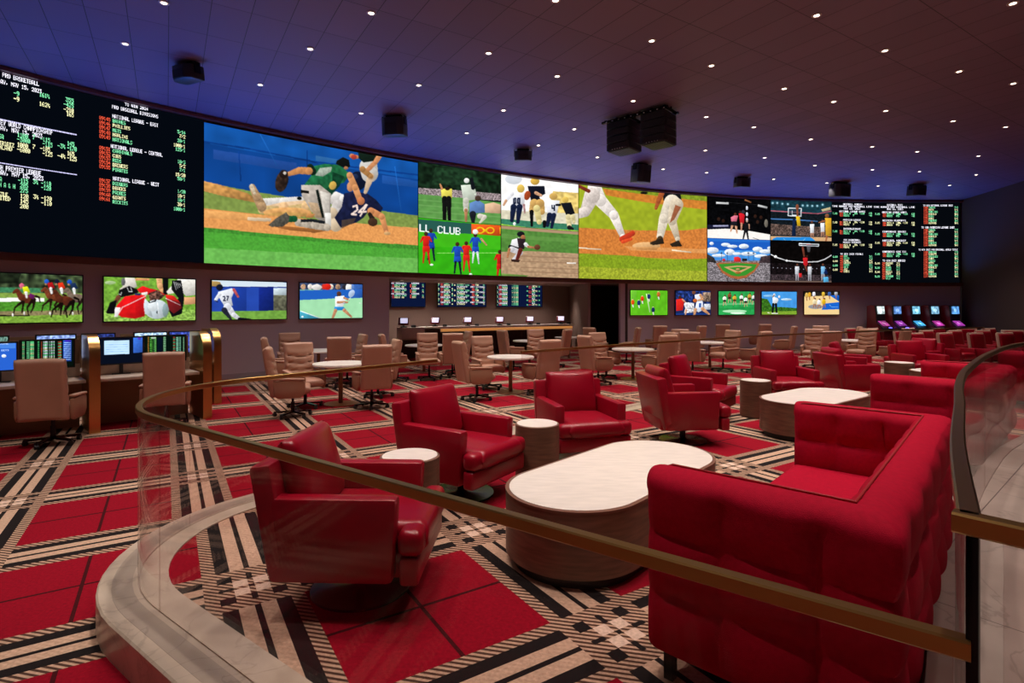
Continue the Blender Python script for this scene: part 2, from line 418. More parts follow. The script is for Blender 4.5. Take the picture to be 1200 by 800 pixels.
# walls: the path runs left to right, its right side faces the room
SOF = 2.66
def wall(name, pts, z0, z1, m='wall_paint', t=.12, off=-.06):
    b = bmesh.new(); sweep(b, pts, rect(off-t, off, z0, z1)); return struct(obj(name, b, m))
wall('wall_left', wallpath(-140, 457), 0, 2.8)
wall('wall_back', wallpath(728, 1127), 0, 2.8)
wall('wall_upper', wallpath(-140, 1150), 2.8, CZ, 'wall_dark')
b = bmesh.new(); sweep(b, wallpath(-140, 1127), [(-.06, 2.72), (.10, 2.72), (.12, 2.77), (.11, ZB-.01), (-.06, ZB-.01)]); struct(obj('trim_4', b, 'trim_wood'))
b = bmesh.new(); sweep(b, wallpath(-140, 1127), [(-.06, ZT+.01), (.13, ZT+.01), (.13, ZT+.085), (.10, ZT+.085), (.10, ZT+.03), (-.06, ZT+.03)]); struct(obj('trim_5', b, 'trim_wood'))
b = bmesh.new(); sweep(b, wallpath(445, 740), rect(-1.0, -.07, 2.72, 2.79)); struct(obj('trim_6', b, 'wall_paint'))
b = bmesh.new(); sweep(b, wallpath(-140, 457), rect(-.06, -.045, 0, .13)); struct(obj('baseboard_left', b, 'baseboard_paint'))
b = bmesh.new(); sweep(b, wallpath(728, 1127), rect(-.06, -.045, 0, .13)); struct(obj('baseboard_back', b, 'baseboard_paint'))
q = wallp(1127)
wall('wall_right', [q, (q[0]-3.4*.203/1.02, q[1]-3.4), (q[0]-5.6, q[1]-28)], 0, CZ, 'wall_dark', off=0)
# the side of the hall behind the camera
wall('wall_front', [(26, -6.5), (-16, -6.5)], 0, CZ, 'wall_paint', off=0)
# counter recess
A_ = (math.cos(R(32.3)), math.sin(R(32.3))); B_ = (-A_[1], A_[0])
L0 = wallp(457); bk0 = (-4.75, 21.55); bk1 = (2.76, 26.3)
wall('wall_recess', [(-7.5, 19.8), bk0, bk1, (2.95, 26.4)], 0, 3.2, 'wall_recess_paint', off=0)
wall('wall_recess_side', [(2.76, 26.2), (wallp(690)[0]-.02, wallp(690)[1]+.1)], 0, 2.8, 'wall_recess_paint', t=.10, off=0)
wall('wall_recess_left', [(L0[0]-.05, L0[1]+.05), (-6.8, 20.6)], 0, 2.8, 'wall_recess_paint', t=.1, off=0)
wall('wall_corridor', [(3.0, 27.2), (3.25, 25.4), (7.5, 27.0)], 0, 2.8, 'wall_dark', off=0)
wall('wall_corridor_side', [(6.5, 27), (wallp(728)[0]+.15, wallp(728)[1]+.15)], 0, 2.8, 'wall_dark', off=0)
b = bmesh.new(); prism(b, [(-9, 16), (L0[0], L0[1]+.2), wallp(560), wallp(640), wallp(735), (9, 28), (-9, 26)], 2.8, 2.86); struct(obj('ceiling_recess', b, 'wall_recess_paint', smooth=False))
b = bmesh.new(); box(b, (3.07, 26.6, 1.15), (.05, .9, 2.3)); struct(obj('door_1', b, 'door_orange'))

# ================================================================ ceiling fittings
lamps_px = "192,3;146.7,51;435,15;363.5,57;305,99;490.7,99.5;572.5,62;423,132.5;590,129;547,155.7;763.7,47.5;833.7,76.5;653,89;742,118;827.5,136.7;883.5,148.7;673,151;826.5,176;896,184.5;631,170;700,184;777,198;651,0;957,17.7;1187,3.6;1037,59;1124,83.4;1187.5,97.5;919,103.5;977,118.8;1038,129.6;1117,141.6;1178.5,148.5;950,163;1022,171.7;1075,177.4;1146.6,182.5;955,193.6;1022.5,198.6;1077.5,200.8;1144,204.5;906.6,209.8;969,214;1029,217.6;1070.5,216.7;1112.8,217;828,202"
def lamp_xy(p):
    x, y = map(float, p.split(',')); Y = F*(CZ-EYE)/(360-y); return ((x-600)/F*Y, Y)
lamp_pts = [lamp_xy(p) for p in lamps_px.split(';')]
n_seen = len(lamp_pts)
for v in (6.65, 4.65, 2.6, .5):
    for k in range(-2, 6):
        u = .5+2.22*k+(.2 if v < 3 else 0); x, y = A_[0]*u+B_[0]*v, A_[1]*u+B_[1]*v
        if y < 8.1 and (y > 2.4 or (y > -1.2 and x > 1.6)) and abs(x) < 9 and all(math.hypot(x-a, y-b_) > 1.4 for a, b_ in lamp_pts): lamp_pts.append((x, y))
for x in (-9, -6, -3, 0, 3, 6, 9): lamp_pts.append((x, -4.6)); lamp_pts.append((x+1.5, -2.6))  # unseen lamp rows added behind the camera to brighten the front wall
def spot_data():
    l = bpy.data.lights.new('downlight_beam', 'SPOT'); l.energy = SPOT_W; l.color = SPOT_COL; l.spot_size = R(74); l.spot_blend = .85; l.shadow_soft_size = .05
    return l
SD = spot_data()
bm = bmesh.new(); lathe(bm, [(.044, -.010), (.072, -.010), (.076, 0), (.076, .004), (.044, .004)], 20, caps=False)
trim0 = obj('trim_ring', bm, 'downlight_trim'); bm = bmesh.new(); lathe(bm, [(.044, -.004), (.044, .002)], 20); lens0 = obj('lens', bm, 'lamp_glow')
ORD = ['first', 'second', 'third', 'fourth', 'fifth', 'sixth', 'seventh', 'eighth', 'ninth', 'tenth', 'eleventh', 'twelfth', 'thirteenth']
lamp_label = {i: 'unseen recessed ceiling downlight, added outside the view' for i in range(n_seen, len(lamp_pts))}
rows_ = {}
for i in range(n_seen):
    x, y = lamp_pts[i]; u, v = A_[0]*x+A_[1]*y, B_[0]*x+B_[1]*y; v += .0115*(u-8)**2
    k = min(range(7), key=lambda q_: abs(v-(2.9, 4.7, 6.7, 8.8, 10.8, 13.0, 14.8)[q_])); rows_.setdefault(k, []).append((u, i))
for k, lst in rows_.items():
    for j, (u, i) in enumerate(sorted(lst)): lamp_label[i] = 'recessed downlight, %s from the left in the %s diagonal ceiling row from the top' % (ORD[j], ORD[k])
for i, (x, y) in enumerate(lamp_pts):
    r_ = empty('ceiling_downlight', (x, y, CZ-.003))
    tag(r_, lamp_label[i], 'ceiling light', 'recessed downlights')
    if i == 0: a, b_ = trim0, lens0
    else: a = trim0.copy(); COL.objects.link(a); b_ = lens0.copy(); COL.objects.link(b_)
    a.parent = r_; b_.parent = r_
    lo = bpy.data.objects.new('beam', SD); COL.objects.link(lo); lo.parent = r_; lo.location = (0, 0, -.03)

for s_, d_ in ((.2, .9), (2.0, .9), (3.8, .9), (5.6, .9), (-1.2, .9)):   # downlights in the recess ceiling over the counter
    x, y = -2.62+A_[0]*s_+B_[0]*d_, 20.25+A_[1]*s_+B_[1]*d_
    r_ = empty('ceiling_downlight', (x, y, 2.795)); tag(r_, '%s recessed downlight from the left in the low ceiling over the long betting counter' % {-1.2: 'first', .2: 'second', 2.0: 'third', 3.8: 'fourth', 5.6: 'fifth'}[s_], 'ceiling light', 'downlights over the counter')
    a = trim0.copy(); COL.objects.link(a); b_ = lens0.copy(); COL.objects.link(b_); a.parent = r_; b_.parent = r_
    ld = SD.copy(); ld.energy = 100; ld.spot_size = R(130); lo = bpy.data.objects.new('beam', ld); COL.objects.link(lo); lo.parent = r_; lo.location = (0, 0, -.03)
# blue wash lamps added along the ledge under the screens to tint the ceiling
cl = bpy.data.lights.new('added_wash', 'AREA'); cl.shape = 'RECTANGLE'; cl.color = WASH_COL; cl.spread = R(110)
pts = wallpath(-130, 1110, 26); nn = norms(pts)
for i in range(len(pts)-1):
    (x0, y0), (x1, y1) = pts[i], pts[i+1]; d = math.hypot(x1-x0, y1-y0)
    l = cl.copy(); l.size = d*.98; l.size_y = .03; l.energy = WASH_W*d
    lo = bpy.data.objects.new('added_wash_lamp', l); COL.objects.link(lo)
    mx, my = (x0+x1)/2+nn[i][0]*.085, (y0+y1)/2+nn[i][1]*.085
    lo.location = (mx, my, ZB-.004); ang = math.atan2(y1-y0, x1-x0)
    lo.rotation_euler = (R(180+22), 0, ang)

# hanging loudspeakers
def make_box_speaker(w, h, d, name='ceiling_speaker'):
    r_ = empty(name)
    b = bmesh.new(); prism(b, [(-w/2, d*.35), (-w/2, -d*.30), (-w*.3, -d/2), (w*.3, -d/2), (w/2, -d*.30), (w/2, d*.35)], -h, 0, .015); obj('cabinet', b, 'speaker_black', r_)
    b = bmesh.new(); box(b, (0, -d/2-.004, -h*.62), (w*.56, .012, h*.6)); obj('grille', b, 'grille_black', r_)
    b = bmesh.new(); box(b, (0, 0, .035), (w*.7, d*.3, .07)); box(b, (-w*.5-.01, 0, -.05), (.015, d*.3, .2)); box(b, (w*.5+.01, 0, -.05), (.015, d*.3, .2)); box(b, (0, -.0, .0), (w+.03, d*.3, .015)); obj('yoke_bracket', b, 'black_metal', r_)
    return r_
def place_up(r_, px, py, drop):
    Y = F*(CZ-drop-EYE)/(360-py); r_.location = ((px-600)/F*Y, Y, CZ-drop)
sp = [(220, 79, -25, .52, .26, .42, 'black loudspeaker on the ceiling above the left odds board'),
      (462, 139, -12, .55, .42, .45, 'black loudspeaker on the ceiling above the sliding baseball picture'),
      (613, 177.5, 0, .50, .27, .38, 'black loudspeaker on the ceiling above the football picture, left of the big double array'),
      (752, 194, 28, .55, .55, .55, 'black angled loudspeaker below the big double array, above the base runner picture'),
      (870, 209.5, 8, .52, .30, .40, 'small black loudspeaker on the ceiling above the cage fight picture'),
      (985, 216, 12, .68, .46, .50, 'black loudspeaker on the ceiling above the left part of the right odds board'),
      (1075, 218, 12, .60, .36, .45, 'black loudspeaker nearest the right wall above the right odds board')]
for px, py, rz, w_, h_, d_, lab in sp:
    s_ = make_box_speaker(w_, h_, d_); place_up(s_, px, py, .07); s_.rotation_euler = (R(6), 0, R(rz)); tag(s_, lab, 'speaker', 'ceiling loudspeakers around the video wall')
# the big double array
ar = empty('speaker_array'); tag(ar, 'large black double loudspeaker array with pale slatted underside hanging from the ceiling', 'speaker')
for k, (cx, cy, hh) in enumerate(((-.46, .0, .70), (.46, .0, .72))):
    b = bmesh.new()
    for j in range(4): box(b, (cx, cy+.0, -.06-hh*(j+.5)/4), (.62, .62, hh/4-.012), None, .012)
    cab = obj('array_cabinet', b, 'speaker_black', ar)
    b = bmesh.new()
    for j in range(9): box(b, (cx-.26+.065*j, cy, -.065-hh), (.045, .56, .02))
    obj('underside_slats', b, 'speaker_slats', cab)
    b = bmesh.new()
    for j in range(4):
        box(b, (cx, cy-.315, -.06-hh*(j+.5)/4), (.50, .012, hh/4-.05)); box(b, (cx+(.315 if k else -.315), cy, -.06-hh*(j+.5)/4), (.012, .45, hh/4-.05))
    obj('array_grille', b, 'grille_black', cab)
b = bmesh.new()
for yy in (-.30, .25): box(b, (-.03, yy, -.03), (1.75, .06, .05))
for xx in (-.78, -.46, -.16, .16, .46, .78): box(b, (xx, -.03, -.02), (.05, .66, .04)); box(b, (xx, 0, .03), (.03, .03, .08))
obj('rigging_frame', b, 'black_metal', ar)
b = bmesh.new()
for i in range(10): box(b, (-.76+.17*i, -.335, -.045), (.03, .012, .02))
for i in range(5): box(b, (-.60+.07*i, -.325, -.74), (.016, .012, .012)); box(b, (.32+.07*i, -.325, -.76), (.016, .012, .012))
obj('rigging_pins', b, 'white_print', ar)
place_up(ar, 751, 137, .06); ar.rotation_euler = (0, 0, R(-42))

# ================================================================ railings
def rail(name, pts, z, w_, h_, m='brass'):
    b = bmesh.new(); s = .004
    sweep(b, pts, [(-w_/2, z-h_+s), (-w_/2+s, z-h_), (w_/2-s, z-h_), (w_/2, z-h_+s), (w_/2, z-s), (w_/2-s, z), (-w_/2+s, z), (-w_/2, z-s)])
    return obj(name, b, m)
tag(rail('handrail', railA, 1.22, .034, .036), 'long brass handrail bending round the near left corner of the lounge', 'handrail', 'lounge handrails')
tag(rail('handrail', far2s, 1.22, .034, .036), 'far brass handrail between the red armchairs and the tan swivel chairs', 'handrail', 'lounge handrails')
tag(rail('handrail', rail2[:], 1.44, .034, .036, 'bronze'), 'dark bronze handrail curving away behind the red sofas', 'handrail', 'lounge handrails')
e3 = (.80, .955)
b3 = [(e3[0]-.015, e3[1]+.017), (e3[0]+.62, e3[1]-.69)]
tag(rail('handrail', b3, 1.44, .034, .036), 'short gold handrail at the right edge starting at the dark post', 'handrail', 'lounge handrails')
def glass(pts, z0, z1, lab):
    b = bmesh.new(); sweep(b, pts, rect(-.006, .006, z0, z1)); return tag(obj('glass_panel', b, 'rail_glass'), lab, 'glass panel', 'glass panels under the handrails')
def cut(path, a, b_):   # by cumulative length
    L = [0]
    for p, q_ in zip(path, path[1:]): L.append(L[-1]+math.hypot(q_[0]-p[0], q_[1]-p[1]))
    def pt(s):
        for i in range(len(L)-1):
            if L[i] <= s <= L[i+1]:
                t = (s-L[i])/(L[i+1]-L[i] or 1); return tuple(path[i][j]+(path[i+1][j]-path[i][j])*t for j in (0, 1))
        return path[-1]
    return [pt(a)]+[p for p, l in zip(path, L) if a+.01 < l < b_-.01]+[pt(b_)], L[-1]
_, LA = cut(railA, 0, 1)
# seams: near corner x=178, bend x=194, far x=303
seamsA = [0.02, 3.30, 4.62, 5.75, LA]
labsA = ['long straight glass panel along the near side of the lounge', 'curved glass panel wrapping the near left bend of the lounge', 'glass panel on the far side just past the curved corner panel', 'glass panel left of the opening in the far railing']
for a_, b_, lab in zip(seamsA, seamsA[1:], labsA):
    glass(cut(railA, a_+.004, b_-.004)[0], LZ+.002, 1.182, lab)
_, LB = cut(far2s, 0, 1); step = LB/7
names = ['first glass panel right of the opening in the far railing', 'second glass panel right of the opening in the far railing', 'glass panel behind the second group of red armchairs', 'glass panel in front of the tan chairs right of centre', 'glass panel in front of the rightmost tan chairs', 'glass panel in front of the distant red and cream chairs', 'last glass panel of the far railing, near the betting kiosks']
for i in range(7): glass(cut(far2s, i*step+.004, (i+1)*step-.004)[0], LZ+.002, 1.182, names[i])
_, LC = cut(rail2, 0, 1)
for a_, b_, lab in ((.03, 1.5, 'nearest glass panel below the dark curved handrail behind the red sofa'), (1.5, 4.3, 'second glass panel below the dark curved handrail, showing a curved seam on marble'), (4.3, 8.0, 'third glass panel below the dark curved handrail'), (8.0, LC, 'farthest glass panel below the dark curved handrail')):
    glass(cut(rail2, a_+.004, b_-.004)[0], UZ+.01, 1.402, lab)
glass([(e3[0]+.03, e3[1]-.033), (e3[0]+.6, e3[1]-.667)], UZ+.002, 1.402, 'glass panel below the short gold handrail at the right edge')
b = bmesh.new(); box(b, (e3[0]+.006, e3[1], .70), (.018, .018, 1.40), R(40), .002); tag(obj('railing_post', b, 'black_metal'), 'slim dark upright post where the dark handrail meets the gold one', 'post')

# ================================================================ red swivel armchair (faces local +X)
def make_armchair():
    r_ = empty('swivel_armchair')
    b = bmesh.new(); lathe(b, [(.005, 0), (.28, 0), (.285, .006), (.28, .014), (.06, .022), (.035, .04), (.035, .19), (.12, .20), (.005, .20)], 40, caps=False); obj('swivel_base', b, 'black_metal', r_)
    b = bmesh.new(); box(b, (-.01, 0, .265), (.76, .58, .15), None, .02, 2)
    box(b, (.36, 0, .265), (.10, .765, .145), None, .022, 3); obj('seat_frame', b, 'leather_red', r_)
    # seat cushion: overhangs the arms at the front
    b = bmesh.new(); slab(b, .74, .585, .155, .055, M=T_((-.295, .2925, .405)) @ RX(R(90)), fn=lambda x, z, s: s*.018*math.sin(math.pi*x/.74)*math.sin(math.pi*z/.585), res=18)
    box(b, (.365, 0, .407), (.135, .775, .138), None, .045, 4); obj('seat_cushion', b, 'leather_red', r_)
    for sgn in (1, -1):
        b = bmesh.new()
        M = T_((0, sgn*.335+.052, 0)) @ RX(R(90))
        prism(b, [(-.43, .64), (.30, .64), (.275, .20), (-.365, .20)], 0, .105, .028, M)
        obj('armrest', b, 'leather_red', r_)
    b = bmesh.new(); M = T_((0, .39, 0)) @ RX(R(90))
    prism(b, [(-.475, .80), (-.355, .815), (-.275, .28), (-.37, .22)], 0, .78, .028, M); obj('backrest', b, 'leather_red', r_)
    b = bmesh.new()
    slab(b, .56, .46, .11, .05, res=22, M=T_((-.225, -.28, .458)) @ RY(R(-15)) @ RZ(R(90)), fn=lambda x, z, s: s*.05*(math.sin(math.pi*x/.56)*math.sin(math.pi*z/.46))**.8)
    obj('back_cushion', b, 'leather_red', r_)
    return r_
AC = make_armchair()
def place(proto, x, y, z, deg, label, cat, group=None, state={}):
    if proto.name not in state: o = proto; state[proto.name] = 1
    else: o = copy_tree(proto)
    o.location = (x, y, z); o.rotation_euler = (0, 0, R(deg)); tag(o, label, cat, group)
    return o
G1 = 'red swivel armchairs on the lounge platform'
for x, y, a, lab in [
    (-.875, 3.175, -2, 'nearest red leather swivel armchair, seen from its side behind the near brass handrail'),
    (-.44, 4.76, -33, 'red leather swivel armchair between the two near round side tables'),
    (.73, 5.80, -75, 'red leather swivel armchair facing forward behind the near oval coffee table'),
    (2.08, 6.66, 6, 'red leather swivel armchair seen from its side left of the second oval coffee table'),
    (2.74, 7.98, -38, 'red leather swivel armchair turned right, just behind the side-on one beyond the near oval table'),
    (4.42, 8.80, -90, 'red leather swivel armchair facing forward behind the second oval coffee table'),
    (5.98, 9.66, 0, 'red leather swivel armchair seen from its side right behind the second oval coffee table'),
    (6.95, 11.15, -40, 'red leather swivel armchair half hidden behind the side-on one right of the second oval table'),
    (8.6, 11.5, -90, 'red leather swivel armchair facing forward behind the third coffee table'),
    (9.25, 12.6, 195, 'red leather swivel armchair seen from behind, right of the third coffee table'),
    (8.75, 10.3, -95, 'dark red leather swivel armchair directly above the far arm of the second sofa')][:10]:
    place(AC, x, y, LZ, a, lab, 'armchair', G1)

# ================================================================ tables
def side_table(x, y, h, r, lab):
    t = empty('side_table', (x, y, LZ))
    b = bmesh.new(); lathe(b, [(r*.93, 0), (r*.93, .02), (r, .02), (r, h-.004), (r-.012, h), (r-.014, h)], 48); obj('drum_base', b, 'walnut', t)
    b = bmesh.new(); lathe(b, [(r-.016, h-.006), (r-.016, h+.002)], 48); obj('table_top', b, 'marble_top', t)
    return tag(t, lab, 'side table', 'round drum side tables')
side_table(-.745, 3.99, .54, .215, 'round wooden drum side table with pale top behind the nearest red armchair')
side_table(.235, 5.10, .54, .205, 'round wooden drum side table with pale top left of the forward-facing near armchair')
side_table(3.62, 8.12, .54, .215, 'round wooden drum side table with pale top beyond the second group of armchairs')
side_table(7.62, 10.75, .54, .25, 'round wooden drum side table with pale top in the third, farthest group of armchairs')
def stadium(c1, c2, r, n=28):
    a = math.atan2(c2[1]-c1[1], c2[0]-c1[0]); P = []
    for i in range(n+1): t = a-math.pi/2+math.pi*i/n; P.append((c2[0]+r*math.cos(t), c2[1]+r*math.sin(t)))
    for i in range(n+1): t = a+math.pi/2+math.pi*i/n; P.append((c1[0]+r*math.cos(t), c1[1]+r*math.sin(t)))
    return P
def coffee_table(c1, c2, r, h, lab):
    t = empty('coffee_table', ((c1[0]+c2[0])/2, (c1[1]+c2[1])/2, LZ)); mx, my = t.location[0], t.location[1]
    a, c = (c1[0]-mx, c1[1]-my), (c2[0]-mx, c2[1]-my)
    b = bmesh.new(); prism(b, stadium(a, c, r-.05), 0, .07); obj('plinth', b, 'dark_plinth', t)
    b = bmesh.new(); prism(b, stadium(a, c, r), .07, h-.012); obj('drum_base', b, 'walnut', t)
    b = bmesh.new(); prism(b, stadium(a, c, r+.003), h-.014, h, .002); obj('rim', b, 'walnut_rim', t)
    b = bmesh.new(); prism(b, stadium(a, c, r-.022), h-.004, h+.003); obj('table_top', b, 'marble_top', t)
    return tag(t, lab, 'coffee table', 'oval drum coffee tables')
coffee_table((.41, 3.54), (1.13, 4.32), .45, .46, 'large oval wooden coffee table with white marble top in front of the near sofa')
coffee_table((3.62, 6.90), (4.35, 7.45), .45, .46, 'oval wooden coffee table with white marble top between the near sofa and the second sofa')
coffee_table((7.75, 9.95), (8.5, 10.3), .42, .46, 'distant oval coffee table, only its pale tip showing left of the second sofa back')

# ================================================================ tufted sofa: length along X, front +Y
def make_sofa():
    r_ = empty('tufted_sofa'); Ls, D, H, zb, th = 2.44, .93, .92, .13, .20
    h2 = th/2; xs, y0, y1 = Ls/2-h2, D/2, -D/2+h2
    # one continuous U of upholstery, split at the mitred corners into arm, back, arm
    for nm, P0, P1, m0, m1, nc, c0_, c1_ in (('arm', (-xs, y0), (-xs, y1), (-1, 0), (-1, -1), 3, 0, 1), ('backrest', (-xs, y1), (xs, y1), (-1, -1), (1, -1), 7, 1, 1), ('arm', (xs, y1), (xs, y0), (1, -1), (1, 0), 3, 1, 0)):
        b = bmesh.new(); Lg = math.hypot(P1[0]-P0[0], P1[1]-P0[1]); Ltot = Lg+h2*(c0_+c1_)
        ns = nc*12; ss = sorted(set([Lg*i/ns for i in range(ns+1)]+[.004, .012, .025, .045, Lg-.004, Lg-.012, Lg-.025, Lg-.045]))
        hz = H-zb; prof = []
        nz = 26
        for i in range(nz+1): prof.append((1, zb+(hz-h2*.8)*i/nz))
        for a in range(15, 180, 15): prof.append((math.cos(R(a)), H-h2*.8+h2*.8*math.sin(R(a))))
        for i in range(nz+1): prof.append((-1, H-h2*.8-(hz-h2*.8)*i/nz))
        rings = []
        for q_ in ss:
            t = q_/Lg; ring = []
            xx = (q_+h2*c0_)/Ltot*nc; sx = abs(math.sin(math.pi*xx))
            if (c0_ and xx < .5) or (c1_ and xx > nc-.5): sx = 1
            dfree = min([1.]+([q_] if not c0_ else [])+([Lg-q_] if not c1_ else [])); rr_ = .055
            rd = 0 if dfree >= rr_ else rr_-math.sqrt(max(0, rr_*rr_-(rr_-dfree)**2))
            dc = min([1.]+([q_] if c0_ else [])+([Lg-q_] if c1_ else []))
            for o, z in prof:
                zz = (z-zb)/hz*3; sz = abs(math.sin(math.pi*zz)) if zz < 2.5 else 1
                sx2 = sx if zz < 2.6 else sx+(1-sx)*min(1, (zz-2.6)/.4)*.75
                dep = .060*(1-(max(sx2, .0)**.32)*(sz**.32)*.9-.1); of = o*(h2-rd*.9-(dep if abs(o) > .5 else dep*.4)+.012)
                if dc < .05 and o > 0: of -= .010*(1-dc/.05)**2*o
                if z < zb+.03: of *= .9+.1*(z-zb)/.03
                k0 = m0[0]*(1-t)+m1[0]*t, m0[1]*(1-t)+m1[1]*t
                ring.append(b.verts.new((P0[0]+(P1[0]-P0[0])*t+k0[0]*of, P0[1]+(P1[1]-P0[1])*t+k0[1]*of, z-(rd*.35 if z > H-.1 else 0))))
            rings.append(ring)
        for r0, r1 in zip(rings, rings[1:]):
            for i in range(len(prof)): i2 = (i+1) % len(prof); b.faces.new((r0[i], r0[i2], r1[i2], r1[i]))
        b.faces.new(rings[0]); b.faces.new(rings[-1][::-1]); obj(nm, b, 'fabric_red', r_)
    b = bmesh.new(); box(b, (0, .05, .235), (Ls-.3, D-.16, .19), None, .02); obj('seat_frame', b, 'fabric_red', r_)
    b = bmesh.new()
    for k in (-1, 1):
        ww = (Ls-2*th)/2; slab(b, ww-.004, D-th-.01, .17, .05, M=T_((-ww+.002 if k < 0 else .002, -D/2+th-.01+(D-th-.01)+.01, .395)) @ RX(R(90)), res=14)
    obj('seat_cushion', b, 'fabric_red', r_)
    zt = H-.006
    b = bmesh.new(); i = th-.045; tube(b, [(-Ls/2+i, D/2-.03, zt-.02), (-Ls/2+i, D/2-.07, zt), (-Ls/2+i, -D/2+i, zt), (Ls/2-i, -D/2+i, zt), (Ls/2-i, D/2-.07, zt), (Ls/2-i, D/2-.03, zt-.02)], .006); obj('piping', b, 'piping_red', r_)
    for sx in (-1, 1):
        for sy in (-1, 1):
            b = bmesh.new(); prism(b, [(-.022, -.022), (.022, -.022), (.022, .022), (-.022, .022)], 0, .14, .003, T_((sx*(Ls/2-.09), sy*(D/2-.09), 0))); obj('leg', b, 'black_metal', r_)
    return r_
SF = make_sofa()
def sofa_at(nx, ny, lx, ly, lab):
    l = math.hypot(lx, ly); lx, ly = lx/l, ly/l; dx, dy = ly, -lx
    place(SF, nx+lx*1.22+dx*.465, ny+ly*1.22+dy*.465, LZ, math.degrees(math.atan2(ly, lx)), lab, 'sofa', 'red tufted sofas')
sofa_at(.566, 2.383, .672, .741, 'nearest red tufted fabric sofa with high square arms, at the right foreground')
sofa_at(3.75, 5.75, .74, .67, 'second red tufted sofa, just behind the near sofa')
sofa_at(7.9, 8.9, .80, .6, 'third red tufted sofa, farther back along the dark curved handrail')

# ================================================================ tan swivel chair (faces +X)
def make_tan():
    r_ = empty('swivel_chair')
    def wav(x, z, s):
        c = .045*((z-.10)/.8)                                    # gentle lean curve is in the matrix; here the front channels
        y = -.03*math.cos(math.pi*(x/.52-.5)*1.0)+.02
        if s < 0:
            zz = z-.055*(2*x/.52-1)**2
            for k in (.28, .41, .54): y += .034*math.exp(-((zz-k)/.013)**2)
            y -= .010*abs(math.sin(math.pi*(zz-.28)/.13)) if .15 < zz < .67 else 0
        return y
    b = bmesh.new(); slab(b, .52, .80, .125, .05, res=36, fn=wav, M=T_((-.255, -.26, .36)) @ RY(R(-9)) @ RZ(R(90)) ); obj('backrest', b, 'leather_tan', r_)
    b = bmesh.new(); slab(b, .50, .50, .13, .05, res=12, M=T_((-.22, .25, .455)) @ RX(R(90)), fn=lambda x, z, s: s*.012*math.sin(math.pi*x/.5)); obj('seat', b, 'leather_tan', r_)
    for sg in (1, -1):
        b = bmesh.new(); M = T_((0, sg*.285+.0275, 0)) @ RX(R(90))
        prism(b, [(-.27, .40), (-.29, .62), (.10, .645), (.20, .60), (.20, .42), (.13, .34), (-.22, .34)], 0, .055, .022, M)
        a = obj('armrest', b, 'leather_tan_dark', r_)
        b = bmesh.new(); box(b, (-.045, sg*.285, .648), (.46, .075, .035), RY(R(3)), .015, 3); obj('arm_pad', b, 'leather_tan', a)
    b = bmesh.new(); lathe(b, [(.03, .09), (.03, .24), (.02, .24), (.02, .36), (.10, .37), (.10, .40)], 14); obj('gas_column', b, 'black_metal', r_)
    b = bmesh.new()
    for k in range(5):
        a = R(72*k+20); M = RZ(a)
        vs = prism(b, [(0, -.035), (.30, -.018), (.30, .018), (0, .035)], .075, .10, 0, M @ RY(R(4)))
    st = obj('star_base', b, 'black_metal', r_)
    for k in range(5):
        a = R(72*k+20); x, y = .29*math.cos(a), .29*math.sin(a)
        b = bmesh.new(); lathe(b, [(.03, -.022), (.03, .022)], 12); bmesh.ops.transform(b, matrix=T_((x, y, .03)) @ RZ(a+.8) @ RX(R(90)), verts=b.verts[:]); box(b, (x, y, .062), (.04, .04, .02)); obj('caster', b, 'black_plastic', st)
    return r_
TC = make_tan()
